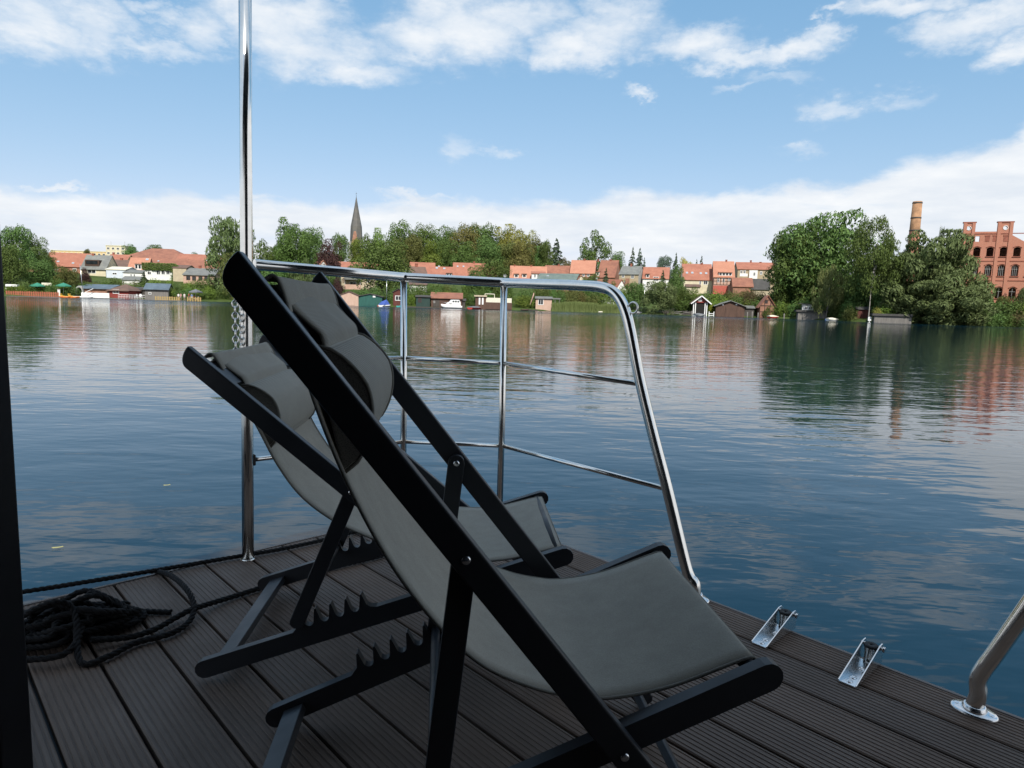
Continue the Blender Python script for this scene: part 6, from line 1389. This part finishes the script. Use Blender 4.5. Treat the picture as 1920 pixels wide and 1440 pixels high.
tree('small pale treetop before the long apartment block', 'broad0', 'olive', 164, 14, 467, 485, 160, cb=0.1)
tree('slim dark conifer in the garden below the ivy house', 'conifer0', 'conifer', 270, 18, 510, 542, 14, cb=0.03, cat='conifer', name='conifer')
tree('small dark tree before the cream gabled house', 'broad2', 'purple', 161, 22, 502, 540, 18, cb=0.1)
tree('tall pale willow behind the rail post', 'willow1', 'pale', 436, 94, 408, 565, 6, cb=0.12)
tree('small ochre tinted tree at the foot of the pale willow', 'broad3', 'olive', 432, 44, 474, 560, 3, cb=0.08)
bush('bright clipped hedge block on the bank left of the willow', 'hedge0', 'bright', 392, 28, 535, 564, 2.5, cat='hedge', name='hedge')
tree('loose green tree between the pale willow and the round chestnut', 'broad1', 'green', 498, 62, 452, 560, 22, cb=0.1)
tree('large round olive chestnut right of the rail post', 'big1', 'green', 547, 92, 414, 560, 26, cb=0.15, tr=0.4)
tree('dark treetop behind the round chestnut', 'broad4', 'deep', 592, 52, 429, 540, 62, cb=0.2)
tree('copper beech with dark purple leaves', 'broad2', 'purple', 617, 54, 448, 540, 44, cb=0.15)
tree('green tree directly behind the copper beech', 'broad0', 'deep', 638, 42, 439, 520, 76, cb=0.15)
tree('pale weeping tree low behind the tall deck chair', 'weep', 'pale', 572, 56, 489, 565, 8, cb=0.1)
tree('big spreading dark green tree right of the church spire', 'broad3', 'green', 716, 106, 452, 562, 14, cb=0.12, tr=0.4)
tree('dark broad tree at the water behind the weeping tree', 'broad1', 'deep', 520, 70, 495, 568, 6, cb=0.08)
tree('dark shaded tree behind the pale boathouse', 'broad4', 'deep', 612, 60, 505, 570, 12, cb=0.08)
tree('purple leaved shrub tree left of the balcony house', 'broad2', 'purple', 634, 30, 518, 570, 10, cb=0.08)
# wooded hill
HILL = [(668, 30, 448, 'bright', 'yellowish treetop at the foot of the church spire'), (690, 40, 440, 'green', 'green treetop just right of the church spire'),
 (710, 44, 428, 'bright', 'light green crown at the left end of the wooded hill'), (752, 62, 417, 'green', 'high green crown above the big spreading tree'), (792, 56, 420, 'green', 'rounded green crown with sky gap, left part of the hill'),
 (774, 44, 440, 'olive', 'olive toned tree in front of the left hill crowns'), (738, 40, 446, 'olive', 'olive tree low on the left slope of the hill'), (820, 44, 430, 'green', 'green crown left of the bronze chestnut on the hill'),
 (846, 50, 424, 'deep', 'dark crown behind the bronze chestnut on the hill'), (872, 60, 420, 'bronze', 'large bronze chestnut at the middle of the hill'), (896, 56, 422, 'deep', 'dark green crown right of the bronze chestnut'),
 (926, 60, 424, 'green', 'tall green crown in the middle of the wooded hill'), (952, 58, 421, 'yellow', 'yellow tinged crown on the hill top'), (980, 52, 432, 'yellow', 'yellow green crown on the right shoulder of the hill'),
 (1004, 46, 444, 'olive', 'olive crown stepping down on the right of the hill'), (1022, 34, 452, 'green', 'small green crown at the right end of the hill'),
 (812, 46, 452, 'bright', 'bright green tree low in front of the hill'), (846, 40, 470, 'green', 'low green bushy tree above the middle red roofs'), (868, 44, 452, 'green', 'green shrub tree before the dark hill crowns'),
 (912, 60, 446, 'deep', 'dark green tree low in the middle of the hill'), (950, 52, 455, 'olive', 'olive tree low before the yellow crowns'), (978, 50, 452, 'bronze', 'bronze tree above the dormer house'), (1008, 46, 462, 'deep', 'dark tree left of the spruce'),
 (778, 40, 462, 'olive', 'olive tinted tree above the left end of the middle row'), (742, 36, 470, 'green', 'green tree behind the big spreading tree'), (830, 36, 446, 'green', 'second green crown left of the bronze chestnut'), (1060, 30, 484, 'brownred', 'low brown shrub right of the spruce')]
for i, (x, w, t, lf, lab) in enumerate(HILL):
    tree(lab, 'broad%d' % (i % 5), lf, x, w * 1.12, t, 505, 100 - (22 if t > 438 else 0) + (i % 3) * 4, cb=0.06, group='trees of the wooded hill', low=None)
tree('dark pointed spruce right of the wooded hill', 'conifer1', 'conifer', 1042, 34, 447, 505, 86, cb=0.03, cat='conifer', name='conifer')
tree('tall open crowned oak above the bright orange roof', 'oak', 'deep', 1113, 66, 432, 495, 84, cb=0.12, tr=0.45)
tree('rounded dark tree right of the tall oak', 'broad3', 'deep', 1154, 38, 471, 505, 84, cb=0.1)
tree('dark spruce, left of the pair behind the tan house', 'conifer0', 'conifer', 1185, 20, 464, 510, 88, cb=0.03, cat='conifer', name='conifer')
tree('bluish spruce, right of the pair behind the tan house', 'conifer1', 'blue', 1198, 20, 465, 510, 88, cb=0.03, cat='conifer', name='conifer')
tree('small spruce tip behind the gable of the tan house', 'conifer0', 'blue', 1207, 12, 483, 510, 86, cb=0.03, cat='conifer', name='conifer')
tree('bluish pine group left of the thin spruce on the skyline', 'broad0', 'blue', 1244, 32, 480, 515, 90, cb=0.05)
tree('thin ragged spruce on the skyline above the wide red roof', 'conifer1', 'conifer', 1266, 16, 474, 512, 90, cb=0.03, cat='conifer', name='conifer')
tree('golden yellow rounded tree on the skyline', 'broad1', 'gold', 1285, 30, 484, 512, 90, cb=0.05)
tree('small dark spruce on the skyline right of the golden tree', 'conifer0', 'conifer', 1314, 16, 480, 512, 92, cb=0.03, cat='conifer', name='conifer')
tree('tiny spruce tip just left of the small skyline spruce', 'conifer1', 'blue', 1305, 10, 486, 512, 92, cb=0.03, cat='conifer', name='conifer')
# gardens in the middle
tree('round dark green tree in front of the middle red roofs', 'broad4', 'green', 927, 62, 486, 560, 16, cb=0.1, tr=0.3)
tree('looser green tree left of the round dark one in the middle gardens', 'broad2', 'green', 892, 56, 498, 562, 14, cb=0.1)
tree('slim dark cypress before the tall red house', 'conifer0', 'conifer', 1134, 20, 503, 560, 22, cb=0.03, cat='conifer', name='conifer')
tree('round green tree before the bright orange roof', 'broad1', 'green', 1106, 40, 513, 560, 20, cb=0.1)
tree('tall dark green thuja between the two right house groups', 'broad2', 'deep', 1266, 38, 496, 558, 26, cb=0.03)
tree('small dark conifer before the red roofed white front house', 'conifer1', 'conifer', 1241, 16, 506, 550, 30, cb=0.03, cat='conifer', name='conifer')
tree('green tree right of the white A frame cottage', 'broad0', 'deep', 1192, 44, 530, 578, 8, cb=0.08)
tree('big pale grey green willow bush at the water', 'willow1', 'pale', 1236, 74, 528, 592, 1.5, cb=0.02, tr=0.12)
tree('tall green bush behind the logs and willow', 'broad3', 'green', 1284, 46, 538, 586, 7, cb=0.05)
tree('reddish brown shrub tree at the left foot of the beech', 'broad4', 'brownred', 1404, 30, 545, 586, 8, cb=0.05)
# right bank
tree('massive dark green beech on the right bank', 'big0', 'deep', 1534, 200, 402, 594, 21, cb=0.05, tr=0.7)
tree('spreading lower limb crown on the left of the beech', 'big1', 'green', 1492, 110, 425, 592, 13, cb=0.1, tr=0.4)
tree('tall birch with white trunk right of the beech', 'birch', 'green', 1628, 98, 412, 600, 3.0, cb=0.28, tr=0.24, bark=BIRCH)
tree('weeping pale birch with hanging twigs before the beech', 'weep', 'birch', 1549, 54, 499, 598, 2.5, cb=0.1, tr=0.14, bark=BIRCH)
tree('huge grey green willow before the brick factory', 'willow0', 'pale', 1738, 172, 432, 614, 6, cb=0.03, tr=0.6)
tree('lower front half of the big willow hanging over the water', 'willow0', 'pale', 1752, 160, 505, 616, 1.5, cb=0.0, tr=0.3)
tree('slim young tree left of the big willow', 'broad1', 'green', 1660, 44, 470, 604, 9, cb=0.1)
tree('dark undergrowth tree behind the birch trunk', 'broad2', 'deep', 1610, 90, 480, 602, 12, cb=0.0)
tree('dark undergrowth tree between the willow and the birch', 'broad0', 'deep', 1665, 60, 520, 605, 6, cb=0.0)
tree('small tuft tree growing on top of the factory wall side', 'broad3', 'green', 1762, 12, 427, 470, 30, cb=0.05)
tree('young pale willow before the factory windows', 'willow1', 'pale', 1838, 44, 546, 608, 8, cb=0.02)
tree('young green tree at the foot of the factory wall', 'willow1', 'olive', 1876, 30, 556, 608, 10, cb=0.02)
tree('pale young tree at the right picture edge below the factory', 'willow1', 'pale', 1918, 36, 540, 610, 10, cb=0.02)
# bushes by sections, so each label is true of its own row only
def row(label, group, x0, x1, n, top, base, s, leaves, w=(22, 34), jitter=4, smin=0):
    for i in range(n):
        x = x0 + (x1 - x0) * (i + .5) / n + rng.uniform(-3, 3)
        bush(label, 'bush%d' % rng.randrange(4), rng.choice(leaves), x, rng.uniform(*w), (top + rng.uniform(-jitter, jitter)), base + (x - x0) * 0.03, s + rng.uniform(-2, 2) * (1 if s > 4 else 0.3), group)
row('green bush behind the beer garden fence', 'bushes behind the beer garden', 8, 150, 7, 532, 552, 5, ['green', 'bright', 'deep'])
row('green garden bush below the left town houses', 'bushes below the left town', 100, 260, 9, 524, 545, 13, ['green', 'deep', 'olive'])
row('garden bush behind the red hut and the brick boathouse', 'bushes behind the red hut', 150, 275, 6, 531, 552, 8, ['green', 'bright'])
row('leafy bush below the ivy house and the pink workshop', 'bushes below the ivy house', 268, 400, 9, 524, 548, 10, ['green', 'deep', 'bright'])
row('low bush right behind the bathing jetty', 'bushes behind the bathing jetty', 312, 392, 5, 541, 562, 3.5, ['green', 'deep', 'bright'])
row('shrub on the grassy bank below the pale willow', 'shrubs below the pale willow', 398, 480, 5, 545, 566, 5, ['green', 'olive', 'deep'])
row('dark shrub on the bank hidden behind the deck chairs', 'shrubs behind the deck chairs', 480, 650, 9, 545, 571, 4, ['green', 'deep'])
row('garden bush between the pale boathouse and the maroon hut', 'bushes behind the pale boathouse', 640, 765, 7, 540, 568, 8, ['green', 'deep', 'olive'])
row('bush on the slope below the middle red roofs', 'slope bushes below the middle roofs', 765, 960, 12, 532, 556, 16, ['green', 'deep', 'olive', 'bright'])
row('low bush just behind the brown boathouse and green hut', 'bushes behind the brown boathouse', 762, 900, 8, 546, 568, 6, ['green', 'bright', 'deep'])
row('tall bush behind the brown and cream houseboat', 'bushes behind the moored houseboat', 890, 1000, 6, 541, 566, 8, ['green', 'deep'])
row('bush on the slope behind the pink summerhouse and reeds', 'bushes behind the reeds', 1000, 1190, 12, 537, 566, 10, ['green', 'bright', 'olive', 'deep'])
row('higher garden bush below the bright orange roof', 'bushes below the orange roof', 1000, 1180, 9, 527, 550, 20, ['green', 'deep', 'olive'])
row('autumn tinted bush just behind the reeds', 'tinted bushes behind the reeds', 1065, 1120, 3, 548, 572, 5, ['bronze', 'olive'])
row('shrub on the slope above the small red boathouse', 'shrubs above the red boathouse', 1255, 1345, 7, 545, 572, 12, ['green', 'pale', 'bright'])
row('shrub on the slope above the wide brown boathouse', 'shrubs above the brown boathouse', 1335, 1440, 9, 545, 573, 14, ['green', 'deep', 'bright', 'olive'])
row('bush right behind the right hand boathouses', 'bushes behind the right boathouses', 1270, 1425, 8, 556, 586, 5, ['green', 'bright', 'deep'])
row('low bush at the foot of the big beech', 'bushes under the big beech', 1425, 1500, 5, 565, 594, 4, ['green', 'bright', 'deep'])
row('dark low bush between the grey shed and the weeping birch', 'bushes behind the grey boat shed', 1490, 1600, 6, 560, 596, 5, ['deep', 'green'], w=(30, 44))
row('bramble bush on the bank below the brick factory', 'brambles below the factory', 1780, 1960, 9, 562, 612, 4, ['green', 'deep', 'bright'], w=(34, 54), jitter=7)
row('low waterside bramble at the right edge', 'waterside brambles at the right edge', 1790, 1960, 8, 586, 617, 0.4, ['green', 'deep', 'brownred'], w=(30, 44), jitter=5)
bush('yellow green shrub between the white boat and the birch trunk', 'bush1', 'olive', 1592, 34, 573, 604, 1.0)
bush('bright yellow flowering bush right of the small red boathouse', 'bush2', 'gold', 1334, 14, 569, 588, 3.0)
bush('bright green shrub right of the half timbered hut', 'bush3', 'bright', 1466, 30, 566, 596, 3.0)
bush('round bush growing in front of the half timbered hut', 'bush0', 'green', 1435, 18, 574, 596, 0.6)
bush('yellowish bush just right of the birch trunk', 'bush2', 'yellow', 1642, 20, 576, 602, 2.0)
bush('pale green shrub left of the low grey shed', 'bush1', 'bright', 1662, 40, 570, 604, 3.0)
bush('sunlit clipped hedge behind the jetty with the kayak', 'hedge1', 'bright', 984, 46, 553, 578, 4.5, cat='hedge', name='hedge')
bush('small clipped hedge left of the dark green hut', 'hedge0', 'bright', 771, 22, 551, 574, 3.0, cat='hedge', name='hedge')
bush('dense hedge below the cream gabled house', 'hedge1', 'green', 118, 50, 535, 552, 7, cat='hedge', name='hedge')
# reeds: nobody could count them
def reeds(label, spans, name='reeds'):
    r = np.random.default_rng(17); C = []; N = []; Sz = []
    for (x0, x1, n, top) in spans:
        for k in range(n):
            x = r.uniform(x0, x1); s = r.uniform(-1.5, 2.2); D = sd(x) + s; p = PX(x, 585, D); h = (PX(x, top, D).z - WZ) * r.uniform(0.6, 1.05) * (1 - 0.3 * abs((x - (x0 + x1) / 2) / (x1 - x0)))
            C.append((p.x, D, WZ + h * 0.5)); N.append((r.normal(), -1.2, 0.25)); Sz.append(h * 0.5)
    C = np.array(C); N = np.array(N); Sz = np.array(Sz); n = len(C); r2 = np.random.default_rng(18)
    lean = np.stack([r2.normal(size=n) * 0.13, r2.normal(size=n) * 0.1, np.ones(n)], 1); a = np.cross(N, lean); a /= np.linalg.norm(a, axis=1, keepdims=True)
    V = np.empty((n, 4, 3)); wd = r2.uniform(0.03, 0.07, n)[:, None]
    V[:, 0] = C - lean * Sz[:, None] - a * wd; V[:, 1] = C - lean * Sz[:, None] + a * wd; V[:, 2] = C + lean * Sz[:, None] + a * wd * .2; V[:, 3] = C + lean * Sz[:, None] - a * wd * .2
    me = bpy.data.meshes.new(name); me.from_pydata(V.reshape(-1, 3).tolist(), [], [tuple(range(4 * i, 4 * i + 4)) for i in range(n)]); me.materials.append(LEAF['reed'])
    o = bpy.data.objects.new(name, me); COL.objects.link(o); tag(o, label, 'reeds', None, 'stuff')
reeds('tall green reed bed along the water right of the pink summerhouse', [(1034, 1120, 5200, 565), (1118, 1172, 3000, 569), (1090, 1130, 600, 574)])
r = np.random.default_rng(33); D = sd(1250); mb = MB()
o = thing('dead_branches', 'tangle of bare grey branches beside the willow bush', 'branches', PX(1254, 590, sd(1254) - 0.5))
for k in range(22):
    b = PX(1254 + r.uniform(-9, 9), 590, sd(1254) - 0.6); mb.tube([b, b + Vector((r.uniform(-.8, .8), r.uniform(-.4, .4), r.uniform(.4, 1.0))), b + Vector((r.uniform(-1.6, 1.6), r.uniform(-.6, .6), r.uniform(.6, 1.8)))], [0.05, 0.035, 0.012], 5)
mb.build('twigs', BRANCHB, o)

# woodland on the shores beside the view: one mass nobody could count
def woodland(label, spots):
    V = []; rw = np.random.default_rng(77)
    for (x, y, w, h, k) in spots:
        me = TPL['broad%d' % k]; n = len(me.vertices); co = np.empty(n * 3, np.float32); me.vertices.foreach_get('co', co); co = co.reshape(-1, 3).reshape(-1, 4, 3)[::2].reshape(-1, 3)
        a = rw.uniform(0, 6.28); R2 = np.array([[math.cos(a), math.sin(a), 0], [-math.sin(a), math.cos(a), 0], [0, 0, 1]]); V.append((co * [w, w, h]) @ R2 + [x, y, gz(x, y) + 0.5])
    V = np.concatenate(V); n = len(V) // 4; me = bpy.data.meshes.new('woodland'); me.vertices.add(n * 4); me.vertices.foreach_set('co', V.reshape(-1).astype(np.float32)); me.loops.add(n * 4); me.loops.foreach_set('vertex_index', np.arange(n * 4, dtype=np.int32))
    me.polygons.add(n); me.polygons.foreach_set('loop_start', np.arange(0, n * 4, 4, dtype=np.int32)); me.polygons.foreach_set('loop_total', np.full(n, 4, dtype=np.int32)); me.materials.append(LEAF['deep']); me.update(); me.validate()
    o = bpy.data.objects.new('woodland', me); COL.objects.link(o); tag(o, label, 'woodland', None, 'stuff')
sp = []
for px in range(-480, -30, 34):
    k = (px - 960) / FPX * math.cos(PITCH); y = sd(px) + 10 + 12 * ((px // 34) % 3); sp.append((k * y, y, 13, 13 + 2 * ((px // 34) % 4), abs(px // 34) % 5))
for px in range(1985, 2300, 34):
    k = (px - 960) / FPX * math.cos(PITCH); y = sd(px) + 9 + 9 * ((px // 34) % 3); sp.append((k * y, y, 11, 11 + 2 * ((px // 34) % 4), abs(px // 34) % 5))
woodland('dense green woodland carrying on along the lake shore at either side', sp)
